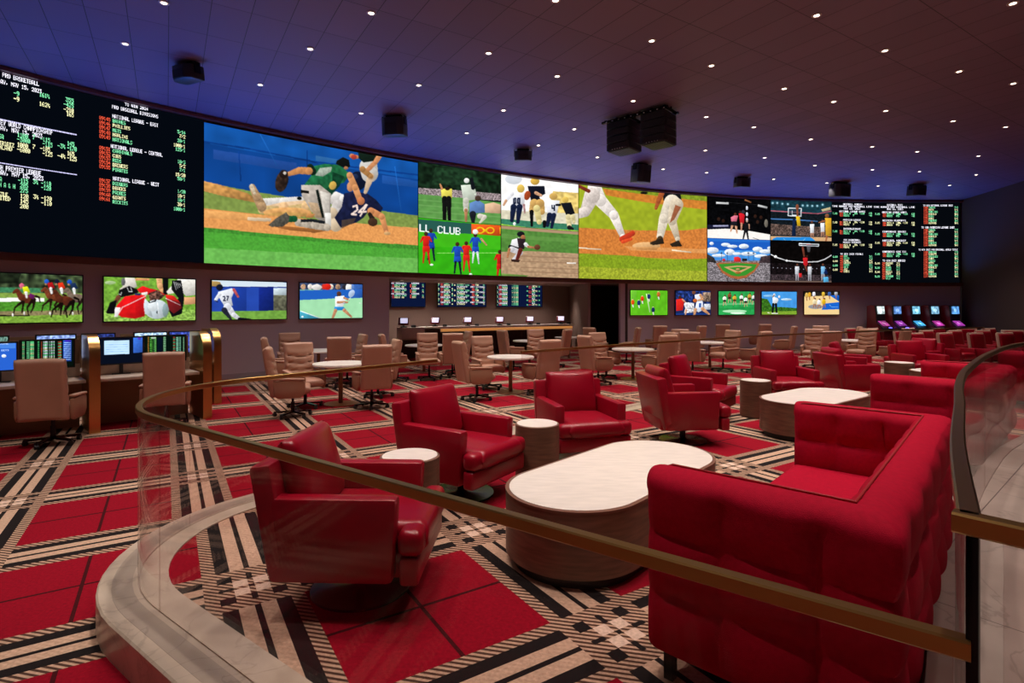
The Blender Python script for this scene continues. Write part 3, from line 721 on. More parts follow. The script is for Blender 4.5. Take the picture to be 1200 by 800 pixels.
chairs = [
 (317.6, 406.3, 20, 'tan swivel chair at the left end of the nearest round table, seen from behind left'),
 (351, 401, -52, 'tan swivel chair facing forward at the nearest left round table'),
 (441, 403.3, 118, 'tan swivel chair seen squarely from behind at the right of the nearest left round table'),
 (462, 397, 205, 'tan swivel chair facing left on the far right side of the nearest left round table'),
 (339.6, 389.5, -62, 'tan swivel chair facing forward at the rear left round table by the wall'),
 (312, 395, 25, 'tan swivel chair farthest left, behind the nearest left table group'),
 (398, 394, 105, 'tan swivel chair seen from behind at the rear left round table'),
 (416.5, 391, 212, 'tan swivel chair facing left at the right of the rear left round table'),
 (466, 390, 20, 'tan swivel chair at the left of the round table before the betting counter'),
 (494.5, 389.5, -75, 'tan swivel chair facing forward before the left end of the betting counter'),
 (525.4, 390.3, 98, 'tan swivel chair seen from behind before the left end of the betting counter'),
 (546, 388.3, 200, 'tan swivel chair half hidden between two others before the betting counter'),
 (540.7, 399.3, 28, 'tan swivel chair seen from behind, left of the round table in mid room'),
 (566, 393.3, -62, 'tan swivel chair facing forward at the round table in the middle of the room'),
 (642.7, 397.5, 120, 'tan swivel chair seen from behind, right of the round table in mid room'),
 (601.5, 386, 30, 'tan swivel chair seen from behind beneath the third screen of the betting counter'),
 (618, 385.5, -72, 'tan swivel chair facing forward beneath the fourth screen of the betting counter'),
 (663, 385.5, 150, 'tan swivel chair turned left before the right end of the betting counter'),
 (687.5, 392.7, 28, 'tan swivel chair on the left of the round table right of centre, seen from behind'),
 (692, 383.4, 40, 'tan swivel chair behind the group right of centre, below the corridor'),
 (710, 389, -62, 'tan swivel chair facing forward at the round table right of centre'),
 (772, 391.6, 118, 'tan swivel chair seen squarely from behind at the round table right of centre'),
 (785, 389, 205, 'tan swivel chair facing left at the right of the round table right of centre'),
 (746, 383.4, 155, 'tan swivel chair under the left edge of the soccer television'),
 (772.8, 381.3, 100, 'tan swivel chair under the right edge of the soccer television'),
 (797, 385.4, -110, 'tan swivel chair partly hidden under the basketball player television'),
 (809, 388.4, 62, 'tan swivel chair on the left of the round table under the televisions, seen from behind'),
 (821, 381.3, 130, 'tan swivel chair under the right edge of the basketball player television'),
 (847, 379.7, 70, 'tan swivel chair under the left part of the field hockey television'),
 (863, 385.9, 205, 'tan swivel chair facing left under the field hockey television'),
 (880, 388.0, 122, 'tan swivel chair seen from behind beside the one facing left under the field hockey television'),
 (895.5, 379.5, 100, 'tan swivel chair under the left edge of the golf television'),
 (929, 381.7, 140, 'tan swivel chair under the right edge of the golf television'),
 (954, 385.0, 235, 'pale tan swivel chair facing left under the blue court television'),
 (973.5, 387.6, 85, 'tan swivel chair seen from behind under the blue court television'),
 (976, 381.4, -120, 'tan swivel chair behind the others under the right edge of the blue court television'),
 (991, 382.3, 140, 'tan swivel chair right of the blue court television'),
 (1026.7, 384.8, 205, 'tan swivel chair facing left before the first betting kiosk'),
 (1045.5, 386, 122, 'tan swivel chair seen from behind before the second betting kiosk'),
]
def ray_pt(px, ytop, h, deg, back):
    Y = (EYE-h)*F/(ytop-360); X = (px-600)/F*Y; a = R(deg); return [X+back*math.cos(a), Y+back*math.sin(a)]
TABLES = [[-3.2, 10.2, .50], [-4.55, 13.2, .58], [-2.45, 15.2, .52], [-.03, 11.6, .50], [.55, 17.2, .52], [2.95, 13.4, .52], [2.0, 19.2, .5], [6.0, 16.0, .58], [10.75, 17.3, .6]]
SHELLS = [(px, yt, a) for yt, xs in ((390.4, [(1082, -70), (1112, -70), (1143, -72), (1172, -75)]), (387.4, [(1062, -70), (1090, -68), (1121, -72), (1152, -75), (1181, -100)]), (384.8, [(1005, -60), (1018, -60), (1066, -70), (1102, -72), (1133, -100), (1160, -75)])) for px, a in xs]
BODY = [ray_pt(c[0], c[1], 1.155, c[2], .33)+[.355 if k_ < 4 else .385] for k_, c in enumerate(chairs)]+[t[:] for t in TABLES]+[ray_pt(s_[0], s_[1], 1.0, s_[2], .3)+[.47] for s_ in SHELLS]
nc_, nt_ = len(chairs), len(TABLES)
for it in range(500):       # crowded seats make room for each other, mostly in depth
    for i in range(len(BODY)):
        for j in range(i+1, len(BODY)):
            A, B = BODY[i], BODY[j]; need = A[2]+B[2]
            if i < nc_ <= j < nc_+nt_: need = B[2]+.14
            dx, dy = B[0]-A[0], B[1]-A[1]; d = math.hypot(dx, dy) or .01
            if d < need:
                k = (need-d)*.3/d; rx, ry = A[0], A[1]; l = math.hypot(rx, ry); rx, ry = rx/l, ry/l
                rad = (dx*rx+dy*ry)*k; lat = (-dx*ry+dy*rx)*k*.7
                if abs(rad) < .004: rad = .004
                mx, my = rx*rad-ry*lat, ry*rad+rx*lat
                B[0] += mx; B[1] += my; A[0] -= mx; A[1] -= my
for c, bdy in zip(chairs, BODY): place(TC, bdy[0], bdy[1], 0, c[2], c[3], 'chair', 'tan leather swivel chairs')
# chairs drawn up to the betting carrels
place(TC, -6.05, 7.20, 0, 112, 'large tan swivel chair at the left betting carrel, at the left edge of the photo', 'chair', 'tan leather swivel chairs')
place(TC, -5.22, 8.25, 0, 118, 'tan swivel chair at the right betting carrel, between the gold end panels', 'chair', 'tan leather swivel chairs')

def round_table(x, y, r, lab):
    t = empty('round_table', (x, y, 0))
    b = bmesh.new(); lathe(b, [(r*.6, 0), (r*.6, .012), (.06, .02)], 40); obj('base_disc', b, 'copper', t)
    b = bmesh.new(); lathe(b, [(.04, .015), (.04, .72), (.12, .725)], 20); obj('column', b, 'bronze', t)
    b = bmesh.new(); lathe(b, [(r-.02, .722), (r, .73), (r, .755), (r-.004, .762)], 48); obj('table_top', b, 'marble_top', t)
    return tag(t, lab, 'table', 'round tables among the tan chairs')
round_table(*BODY[nc_+0], 'round pale-topped table in the nearest group of tan chairs on the left')
round_table(*BODY[nc_+1], 'round pale-topped table behind the left group, under the tennis television')
round_table(*BODY[nc_+2], 'round pale-topped table before the left end of the betting counter')
round_table(*BODY[nc_+3], 'round pale-topped table in the middle of the room')
round_table(*BODY[nc_+4], 'round pale-topped table before the right half of the betting counter')
round_table(*BODY[nc_+5], 'round pale-topped table right of centre')
round_table(*BODY[nc_+6], 'small round pale-topped table near the corridor')
round_table(*BODY[nc_+7], 'round pale-topped table under the field hockey television')
round_table(*BODY[nc_+8], 'round pale-topped table right of the blue court television')

# ================================================================ distant red seats with cream shells
def make_shell():
    r_ = empty('lounge_chair')
    b = bmesh.new(); slab(b, .68, .72, .10, .045, res=10, M=T_((-.33, -.34, .30)) @ RY(R(-8)) @ RZ(R(90)), fn=lambda x, z, s: -.08*(abs(2*x/.68-1))**3); obj('outer_shell', b, 'cream_shell', r_)
    b = bmesh.new(); slab(b, .60, .60, .14, .06, res=10, M=T_((-.24, -.30, .38)) @ RY(R(-8)) @ RZ(R(90))); obj('back_cushion', b, 'leather_red', r_)
    b = bmesh.new(); box(b, (.04, 0, .33), (.62, .58, .20), None, .05, 3); obj('seat_cushion', b, 'leather_red', r_)
    for s in (1, -1):
        b = bmesh.new(); box(b, (0, s*.34, .36), (.62, .10, .40), None, .03, 2); obj('armrest', b, 'leather_red', r_)
    b = bmesh.new(); lathe(b, [(.26, 0), (.26, .012), (.04, .02), (.04, .23)], 20); obj('swivel_base', b, 'black_metal', r_)
    return r_
SH = make_shell()
ordn = {390.4: 'front', 387.4: 'middle', 384.8: 'back'}; cnt = {}
for (px, yt, a), bdy in zip(SHELLS, BODY[nc_+nt_:]):
    cnt[yt] = cnt.get(yt, 0)+1
    place(SH, bdy[0], bdy[1], 0, a, 'red lounge chair with cream outer shell, distant %s row, %s from the left' % (ordn[yt], ['first', 'second', 'third', 'fourth', 'fifth', 'sixth'][cnt[yt]-1]), 'lounge chair', 'distant red and cream lounge chairs')

# ================================================================ betting carrels
AR = (math.cos(R(45)), math.sin(R(45))); BR = (-AR[1], AR[0])
def arch_panel(x, y, lab):
    t = empty('carrel_end_panel', (x, y, 0), R(45))     # local x along the row, local y away towards the wall
    H = 1.385
    prof = [(0, 0), (0, H-.30)]+[(.30-.30*math.cos(R(a)), H-.30+.30*math.sin(R(a))) for a in (15, 30, 45, 60, 75, 90)]+[(.78, H), (.78, 0)]
    b = bmesh.new(); prism(b, prof, -.055, .055, 0, RZ(R(90)) @ RX(R(90))); obj('panel', b, 'brass_panel', t)
    b = bmesh.new()
    strip = prof[:8]
    sec = []
    rings = []
    for i, (p, z) in enumerate(strip):
        q0 = strip[max(0, i-1)]; q1 = strip[min(len(strip)-1, i+1)]; dx, dz = q1[0]-q0[0], q1[1]-q0[1]; l = math.hypot(dx, dz); nx, nz = -dz/l, dx/l
        rings.append([b.verts.new((sx, p+nx*o, z+nz*o)) for sx, o in ((-.065, 0), (.065, 0), (.065, .018), (-.065, .018))])
    for a, c in zip(rings, rings[1:]):
        for i in range(4): b.faces.new((a[i], a[(i+1) % 4], c[(i+1) % 4], c[i]))
    b.faces.new(rings[0]); b.faces.new(rings[-1][::-1]); obj('edge_band', b, 'brass_panel', t)
    return tag(t, lab, 'panel', 'gold carrel end panels')
def mon_picture(kind): return kind
c0 = (-5.96, 7.80); c1 = (c0[0]+AR[0]*1.46, c0[1]+AR[1]*1.46); cm = (c0[0]-AR[0]*1.46, c0[1]-AR[1]*1.46)
arch_panel(*c0, 'gold arched end panel between the two betting carrels on the left')
arch_panel(*c1, 'gold arched end panel at the right end of the near carrel row')
arch_panel(*cm, 'gold arched end panel at the far left end of the near carrel row')
p3 = (-5.50, 10.20)
arch_panel(*p3, 'gold arched end panel of the rear carrel row, just behind the near one')
def loc2(o, u, v): return (o[0]+AR[0]*u+BR[0]*v, o[1]+AR[1]*u+BR[1]*v)
for org, sgn, lab in ((cm, 1.0, 'near left'), (c0, 1.0, 'near right')):
    x, y = loc2(org, .73, 0)
    t = empty('carrel_desk', (x, y, 0), R(45))
    b = bmesh.new(); prism(b, [(-.645, .10), (.645, .10), (.645, .74), (-.645, .74)], .715, .76, .004); obj('desk_top', b, 'stone_desk', t)
    b = bmesh.new(); box(b, (0, .70, .86), (1.29, .06, .19)); obj('ledge', b, 'stone_desk', t)
    b = bmesh.new(); box(b, (0, .755, .66), (1.29, .03, 1.32)); obj('back_panel', b, 'desk_inside', t)
    tag(t, 'stone-topped betting desk of the %s carrel between gold end panels' % lab, 'desk', 'betting carrel desks')
for k, lab in ((-1.46, 'left'), (0, 'right')):
    x, y = loc2(p3, -.73+k, 0)
    t = empty('carrel_desk', (x, y, 0), R(45))
    b = bmesh.new(); box(b, (0, .42, .74), (1.29, .64, .045)); obj('desk_top', b, 'stone_desk', t)
    b = bmesh.new(); box(b, (0, .755, .66), (1.29, .03, 1.32)); obj('back_panel', b, 'desk_inside', t)
    tag(t, 'stone-topped betting desk in the rear carrel row, hidden behind the %s near carrel' % lab, 'desk', 'betting carrel desks')

# ================================================================ betting counter
def cpt(s, d): return (-2.62+A_[0]*s+B_[0]*d, 20.25+A_[1]*s+B_[1]*d)
cx, cy = cpt(0, 0)
t = empty('betting_counter', (cx, cy, 0), R(32.3))
b = bmesh.new(); prism(b, [(-.62, 0), (6.3, 0), (6.3, .75), (-.62, .75)], 1.03, 1.08, .006); obj('counter_top', b, 'marble_top', t)
b = bmesh.new(); box(b, (3.13, .09, .945), (6.2, .05, .10)); obj('light_band', b, 'amber_glow', t)
b = bmesh.new(); box(b, (3.13, .4, .435), (6.2, .56, .87))
box(b, (-.3, .38, .5), (.58, .6, 1.0))
for i in range(61): box(b, (.1+i*.1, .115, .43), (.03, .03, .86))
obj('counter_front', b, 'dark_wood', t)
tag(t, 'long betting counter with pale top and glowing amber band under its edge', 'counter')
x, y = cpt(-1.15, -.25)
t = empty('service_desk', (x, y, 0), R(32.3))
b = bmesh.new(); box(b, (-.15, 0, .90), (.85, .5, .38), None, .01); obj('stone_screen', b, 'marble_top', t)
b = bmesh.new(); box(b, (-.15, .12, .68), (.85, .5, .05)); obj('desk_top', b, 'stone_desk', t)
b = bmesh.new(); box(b, (-.15, .2, .33), (.8, .4, .65)); obj('cabinet', b, 'dark_wood', t)
tag(t, 'low stone service desk left of the long betting counter', 'desk')
def make_pos():
    r_ = empty('ticket_terminal')
    b = bmesh.new(); box(b, (0, 0, .02), (.20, .20, .04), None, .01); box(b, (0, .03, .12), (.07, .06, .18)); obj('stand', b, 'black_plastic', r_)
    b = bmesh.new(); box(b, (0, 0, 0), (.36, .09, .27), None, .02); bmesh.ops.transform(b, matrix=T_((0, 0, .21)) @ RZ(R(-14)) @ RX(R(-28)), verts=b.verts[:]); obj('housing', b, 'kiosk_red', r_)
    b = bmesh.new(); box(b, (.02, -.048, .01), (.25, .008, .19)); bmesh.ops.transform(b, matrix=T_((0, 0, .21)) @ RZ(R(-14)) @ RX(R(-28)), verts=b.verts[:]); obj('screen', b, 'screen_white', r_)
    b = bmesh.new(); box(b, (.36, .05, .04), (.16, .16, .08), None, .015); obj('receipt_printer', b, 'black_plastic', r_)
    return r_
PO = make_pos()
for px_, lab in ((510, 'first'), (548, 'second'), (585.5, 'third'), (621, 'fourth'), (657, 'fifth')):
    (ax, ay), (bx, by) = cpt(0, .40), cpt(1, .40); k_ = (px_-600)/F; t_ = (ax-k_*ay)/(k_*(by-ay)-(bx-ax))
    x, y = ax+(bx-ax)*t_, ay+(by-ay)*t_; place(PO, x, y, 1.081, 5, '%s ticket terminal from the left on the long betting counter' % lab, 'terminal', 'ticket terminals on the betting counter')
x, y = cpt(-1.55, -.20); place(PO, x, y, 1.09, 20, 'ticket terminal standing alone on the low service desk left of the counter', 'terminal', 'ticket terminals on the betting counter')

# ================================================================ betting kiosks (front -Y)
def make_kiosk():
    r_ = empty('betting_kiosk')
    b = bmesh.new(); prism(b, [(-.30, 0), (.42, 0), (.42, .80), (.28, .92), (.10, 1.14), (.04, 1.86), (-.16, 1.9), (-.30, 1.86)], -.30, .30, .02, RZ(R(-90)) @ RX(R(90))); obj('cabinet', b, 'kiosk_red', r_)
    b = bmesh.new(); box(b, (0, -.085, 1.52), (.59, .05, .72), RX(R(-5)), .015); box(b, (0, -.36, .90), (.60, .30, .06), None, .02); box(b, (0, -.22, 1.05), (.58, .05, .36), RX(R(-48))); obj('bezel', b, 'black_plastic', r_)
    return r_
KI = make_kiosk()
KIOSKS = []
for px, lab in ((1019, 'first'), (1038, 'second'), (1059.5, 'third'), (1081, 'fourth'), (1104, 'fifth')):
    X, Y = wallp(px); a = math.degrees(math.atan2(wallp(px+6)[1]-wallp(px-6)[1], wallp(px+6)[0]-wallp(px-6)[0]))
    KIOSKS.append((place(KI, X+.0, Y-.55, 0, a+22, '%s lit dark red betting kiosk from the left against the back wall' % lab, 'kiosk', 'betting kiosks along the back wall'), lab))

# ================================================================ pictures shown on the lit screens
RNG = np.random.RandomState(4)
def upnoise(H, W, sc):
    h, w_ = max(2, int(H/sc)+2), max(2, int(W/sc)+2); g = RNG.rand(h, w_)
    yy = np.linspace(0, h-1.001, H); xx = np.linspace(0, w_-1.001, W); y0 = yy.astype(int); x0 = xx.astype(int); fy = (yy-y0)[:, None]; fx = (xx-x0)[None]
    return (g[y0][:, x0]*(1-fy)*(1-fx)+g[y0+1][:, x0]*fy*(1-fx)+g[y0][:, x0+1]*(1-fy)*fx+g[y0+1][:, x0+1]*fy*fx)*2-1
def hexc(h): h = h.lstrip('#'); return np.array([int(h[i:i+2], 16)/255 for i in (0, 2, 4)])
_font = "A7E1111117E B7F49494936 C3E41414122 D7F4141221C E7F49494941 F7F09090901 G3E4149497A H7F0808087F I00417F4100 J2040413F01 K7F08142241 L7F40404040 M7F020C027F N7F0408107F O3E4141413E P7F09090906 Q3E4151215E R7F09192946 S4649494931 T01017F0101 U3F4040403F V1F2040201F W3F4038403F X6314081463 Y0708700807 Z6151494543 03E5149453E 100427F4000 24261514946 32141454B31 41814127F10 52745454539 63C4A494930 70171090503 83649494936 906494929 1E -0808080808 /2010080402 ,0050300000 .0060600000 &3649552250 +08083E0808 *1408081400 =1C1C1C1C1C"
GL = {}
for tok in _font.replace('929 1E', '9291E').split():
    k, hx = tok[0], tok[1:]; GL[k] = [int(hx[i:i+2], 16) for i in range(0, 10, 2)]
GL['h'] = [int('17', 16), 8, 4, int('72', 16), int('50', 16)]  # one half
class Canvas:
    def __init__(s, path, z0, z1, W, H, bg='#05070c'):
        s.path = path; s.z0, s.z1, s.W, s.H = z0, z1, W, H
        L = [0.]
        for p, q_ in zip(path, path[1:]): L.append(L[-1]+math.hypot(q_[0]-p[0], q_[1]-p[1]))
        t = np.linspace(0, L[-1], 200); s.X = np.interp(t, L, [p[0] for p in path]); s.Y = np.interp(t, L, [p[1] for p in path])
        s.u = t/L[-1]; s.pxs = 600+F*s.X/s.Y; s.len = L[-1]; s.Lc = L
        s.a = np.zeros((H, W, 3)); s.a[:] = hexc(bg); s.v = (0, 0, 1.); s.nz = {}
    def view(s, ox, oy, k): s.v = (ox, oy, k)
    def uv(s, x, y):
        px, py = s.v[0]+x/s.v[2], s.v[1]+y/s.v[2]
        o = s.pxs
        if px < o[0]: u = (px-o[0])/(o[1]-o[0])*s.u[1]; Y = s.Y[0]
        elif px > o[-1]: u = 1+(px-o[-1])/(o[-1]-o[-2])*s.u[1]; Y = s.Y[-1]
        else: u = np.interp(px, o, s.u); Y = np.interp(px, o, s.Y)
        z = EYE+(360-py)/F*Y
        return u*s.W, (s.z1-z)/(s.z1-s.z0)*s.H
    def mask(s, P):
        P = np.array(P, float); x0, y0 = np.floor(P.min(0)).astype(int); x1, y1 = np.ceil(P.max(0)).astype(int)
        x0 = max(x0, 0); y0 = max(y0, 0); x1 = min(x1, s.W); y1 = min(y1, s.H)
        if x1 <= x0 or y1 <= y0: return None
        gx, gy = np.meshgrid(np.arange(x0, x1)+.5, np.arange(y0, y1)+.5); m = np.zeros(gx.shape, bool)
        n = len(P)
        for i in range(n):
            (ax, ay), (bx, by) = P[i], P[(i+1) % n]
            if ay == by: continue
            c = ((ay > gy) != (by > gy)) & (gx < (bx-ax)*(gy-ay)/(by-ay)+ax); m ^= c
        return m, x0, y0, x1, y1
    def fill(s, P, col, n=0, ns=3, al=1.):
        r = s.mask(P)
        if r is None: return
        m, x0, y0, x1, y1 = r; c = hexc(col); c = np.broadcast_to(c, m.shape+(3,))
        if (x1-x0) < s.W*.4 and (x1-x0)*(y1-y0) > 24:      # rounded look for figures in the pictures
            gy_, gx_ = np.mgrid[0:y1-y0, 0:x1-x0]; gx_ = gx_/max(1, x1-x0-1); gy_ = gy_/max(1, y1-y0-1)
            c = c*(1.16-.20*gx_-.26*gy_)[..., None]
            if 9 not in s.nz: s.nz[9] = upnoise(s.H, s.W, 5)
            c = c*(1+.05*s.nz[9][y0:y1, x0:x1, None])
        if n:
            if ns not in s.nz: s.nz[ns] = upnoise(s.H, s.W, ns)
            c = c*(1+n*s.nz[ns][y0:y1, x0:x1, None])
        sub = s.a[y0:y1, x0:x1]; sub[m] = sub[m]*(1-al)+c[m]*al
    def p(s, col, pts, **k): s.fill([s.uv(pts[i], pts[i+1]) for i in range(0, len(pts), 2)], col, **k)
    def e(s, col, x, y, rx, ry, rot=0, **k):
        c, d = math.cos(R(rot)), math.sin(R(rot)); s.fill([s.uv(x+rx*math.cos(t)*c-ry*math.sin(t)*d, y+rx*math.cos(t)*d+ry*math.sin(t)*c) for t in np.linspace(0, 2*math.pi, 22)[:-1]], col, **k)
    def l(s, col, w_, pts, **k):
        for i in range(0, len(pts)-2, 2):
            x0, y0, x1, y1 = pts[i:i+4]; d = math.hypot(x1-x0, y1-y0) or 1; nx, ny = -(y1-y0)/d*w_/2, (x1-x0)/d*w_/2
            s.p(col, [x0+nx, y0+ny, x1+nx, y1+ny, x1-nx, y1-ny, x0-nx, y0-ny], **k)
            if i: s.e(col, x0, y0, w_/2, w_/2, **k)
    def limb(s, col, pts, **k):   # x,y,w triples: tapered
        for i in range(0, len(pts)-3, 3):
            x0, y0, w0, x1, y1, w1 = pts[i:i+6]; d = math.hypot(x1-x0, y1-y0) or 1; nx, ny = -(y1-y0)/d/2, (x1-x0)/d/2
            s.p(col, [x0+nx*w0, y0+ny*w0, x1+nx*w1, y1+ny*w1, x1-nx*w1, y1-ny*w1, x0-nx*w0, y0-ny*w0], **k); s.e(col, x1, y1, w1/2, w1/2, **k); s.e(col, x0, y0, w0/2, w0/2, **k)
    def text(s, x0, y0, x1, h, st, col, bold=1):
        u0, v0 = s.uv(x0, y0); u1, _ = s.uv(x1, y0); _, v1 = s.uv(x0, y0+h); st_ = st
        cw = (u1-u0)/max(1, len(st_)); ch = (v1-v0)/7.2; c = hexc(col)
        for i, chx in enumerate(st_):
            g = GL.get(chx)
            if not g: continue
            for a in range(5):
                for b_ in range(7):
                    if g[a] >> b_ & 1:
                        xa = u0+cw*(i+a/5.9); xb = xa+cw/5.9*(1.0+.25*bold); ya = v0+ch*b_; yb = ya+ch*1.0
                        xa, xb, ya, yb = int(round(xa)), int(round(xb)), int(round(ya)), int(round(yb))
                        if xb <= xa: xb = xa+1
                        if yb <= ya: yb = ya+1
                        if xb <= 0 or yb <= 0: continue
                        s.a[max(0, ya):yb, max(0, xa):xb] = c
    def build(s, name, parent=None, blur=1, gain=1.):
        a = s.a
        for _ in range(blur):
            q_ = np.pad(a, ((1, 1), (1, 1), (0, 0)), 'edge'); a = (q_[1:-1, 1:-1]*2+q_[:-2, 1:-1]+q_[2:, 1:-1]+q_[1:-1, :-2]+q_[1:-1, 2:])/6
        a = np.clip(a, 0, 1); a = a+.22*a*(1-a)*(2*a-1) if blur else a; lin = np.where(a <= .04045, a/12.92, ((a+.055)/1.055)**2.4)*gain
        W, H = s.W, s.H; us = (np.arange(W))/(W-1)*s.len
        X = np.interp(us, s.Lc, [p[0] for p in s.path]); Y = np.interp(us, s.Lc, [p[1] for p in s.path]); zz = s.z1-(np.arange(H))/(H-1)*(s.z1-s.z0)
        co = np.zeros((H, W, 3), np.float32); co[..., 0] = X[None]; co[..., 1] = Y[None]; co[..., 2] = zz[:, None]
        idx = np.arange(H*W).reshape(H, W); q_ = np.stack([idx[:-1, :-1], idx[1:, :-1], idx[1:, 1:], idx[:-1, 1:]], -1).reshape(-1, 4).astype(np.int32)
        me = bpy.data.meshes.new(name); nv, nf = H*W, len(q_)
        me.vertices.add(nv); me.vertices.foreach_set('co', co.ravel()); me.loops.add(nf*4); me.loops.foreach_set('vertex_index', q_.ravel())
        me.polygons.add(nf); me.polygons.foreach_set('loop_start', np.arange(nf, dtype=np.int32)*4)
        me.update(calc_edges=True)
        at_ = me.color_attributes.new('picture', 'FLOAT_COLOR', 'POINT'); cc_ = np.ones((nv, 4), np.float32); cc_[:, :3] = lin.reshape(-1, 3); at_.data.foreach_set('color', cc_.ravel())
        return link(name, me, 'led_picture', parent, smooth=False)
def wall_screen(px0, px1, W, H, label, bg='#05070c', z0=ZB, z1=ZT, group='pictures of the curved video wall'):
    path = wallpath(px0, px1, 16)
    t = empty('video_wall_screen', (path[8][0], path[8][1], z0)); tag(t, label, 'screen', group)
    n = norms(path); b = bmesh.new(); inn = [(x-a*path[8][0]*0, y) for (x, y), a in zip(path, [0]*17)]
    sweep(b, path, rect(-.055, -.004, z0, z1), n); h = obj('housing', b, 'black_plastic', t); h.matrix_parent_inverse = Matrix.Translation(t.location).inverted()
    c = Canvas(path, z0+.004, z1-.004, W, H, bg); c.root = t
    return c
def finish(c, **k):
    o = c.build('picture_face', c.root, **k); o.matrix_parent_inverse = Matrix.Translation(c.root.location).inverted(); return o
def flat_tv(A, B, z0, z1, W, H, label, bg, group, depth=.05, bez=.022, name='wall_television', off=.06, cat='television'):
    d = math.hypot(B[0]-A[0], B[1]-A[1]); t_ = ((B[0]-A[0])/d, (B[1]-A[1])/d); n = (t_[1], -t_[0])
    A2 = (A[0]+n[0]*off, A[1]+n[1]*off); B2 = (B[0]+n[0]*off, B[1]+n[1]*off); mid = ((A2[0]+B2[0])/2, (A2[1]+B2[1])/2)
    t = empty(name, (mid[0], mid[1], z0)); tag(t, label, cat, group)
    pts = [(A2[0]-t_[0]*bez, A2[1]-t_[1]*bez), (B2[0]+t_[0]*bez, B2[1]+t_[1]*bez)]
    b = bmesh.new(); sweep(b, pts, [(-depth, z0-bez), (-.002, z0-bez), (-.002, z1+bez), (-depth, z1+bez)])
    h = obj('bezel', b, 'black_plastic', t); h.matrix_parent_inverse = Matrix.Translation(t.location).inverted()
    c = Canvas([A2, B2], z0, z1, W, H, bg); c.root = t; return c
WH, GR, YE, RD = '#f4f2ff', '#7fe6a8', '#f3f0b8', '#f0583c'

# ---- left odds board
c = wall_screen(-118, 238.2, 900, 560, 'huge black odds board with sparse colored writing at the left of the video wall', '#03060c')
c.view(110, 100, 5.333)
T = c.text
T(193, 108, 340, 19, 'TO WIN 2024', WH); T(113, 122, 403, 22, 'PRO BASEBALL DIVISIONS', WH)
def block(y, head, hx0, hx1, teams, oy, odds, n0):
    T(hx0, y, hx1, 24, head, WH)
    for k, nm in enumerate(teams):
        cl_ = GR if k % 2 == 0 else YE
        T(118, y+31+k*29, 118+len(nm)*13.6, 22, nm, cl_); T(34, y+11+k*28.6, 104, 23, str(n0+k), RD)
    for k, od in enumerate(odds): T(572-len(od)*12.5, oy+k*27.0, 572, 22, od, GR if k % 2 == 0 else YE)
block(179, 'NATIONAL LEAGUE - EAST', 115, 403, ['BRAVES', 'PHILLIES', 'METS', 'MARLINS', 'NATIONALS'], 278, ['5/14', '7/2', '20/1', '1000/1', '125/1'], 89145)
block(367, 'NATIONAL LEAGUE - CENTRAL', 105, 430, ['CARDINALS', 'CUBS', 'REDS', 'BREWERS', 'PIRATES'], 463, ['10/3', '5/2', '7/1', '15/20', '50/1'], 89151)
block(569, 'NATIONAL LEAGUE - WEST', 120, 408, ['DODGERS', 'DBACKS', 'PADRES', 'GIANTS', 'ROCKIES'], 650, ['1/20', '10/1', '10/1', '30/1', '1000/1'], 89157)
c.view(0, 80, 4.444)
T(13, 22, 205, 24, 'PRO BASKETBALL', WH); T(-54, 42, 218, 24, 'MONDAY, MAY 15, 2023', WH)
for x0, y0, x1, st, cl_ in [(72, 116, 102, '-9', GR), (72, 145, 102, '-9', YE), (205, 124, 260, '161h', GR), (205, 172, 262, '162h', YE), (342, 150, 385, '355', GR), (332, 174, 385, '-425', GR), (332, 200, 385, '-210', YE), (347, 225, 385, '165', YE)]: T(x0, y0, x1, 24, st, cl_)
T(-300, 190, 400, 16, '='*66, '#c9c6f0', 0); T(-300, 432, 402, 16, '='*66, '#c9c6f0', 0)
T(-52, 257, 275, 25, 'HOCKEY WORLD CHAMPIONSHIP', WH); T(-55, 285, 222, 25, 'MONDAY, MAY 15, 2023', WH)
for x0, y0, x1, st, cl_ in [(-20, 338, 20, 'USA', GR), (90, 333, 147, '1100', GR), (90, 357, 158, '-3000', GR), (170, 345, 185, '7', GR), (210, 355, 262, '-115', GR), (222, 380, 275, '-115', GR), (300, 390, 342, '-3h', GR), (350, 378, 388, '145', GR), (350, 402, 400, '-170', GR),
    (-46, 368, 75, 'AUSTRIATZ', YE), (-30, 392, 65, 'FINLAND', YE), (90, 385, 147, '1000', YE), (90, 409, 158, '-6000', YE), (170, 396, 185, '7', YE), (210, 404, 262, '-105', YE), (222, 430, 275, '-125', YE), (300, 442, 342, '-4h', YE), (350, 430, 388, '165', YE), (350, 454, 400, '-125', YE),
    (-60, 556, 10, 'CHELSEA', GR), (-90, 580, 80, 'BRIGHTON A & H', GR), (95, 570, 147, '-115', GR), (105, 596, 147, '205', GR), (105, 622, 147, '275', GR), (172, 578, 200, '3h', GR), (215, 585, 267, '-110', GR), (215, 608, 267, '-120', GR),
    (-70, 634, 42, 'NEWCASTLE', YE), (-30, 657, 55, 'UNITED', YE), (105, 652, 150, '120', YE), (105, 677, 150, '145', YE), (105, 704, 150, '200', YE), (175, 655, 202, '3h', YE), (215, 662, 270, '-120', YE), (215, 687, 270, '-110', YE)]: T(x0, y0, x1, 24, st, cl_)
T(-80, 490, 215, 25, 'ENGLISH PREMIER LEAGUE', WH); T(-55, 520, 227, 25, 'MONDAY, MAY 15, 2023', WH)
finish(c, blur=0, gain=1.25)

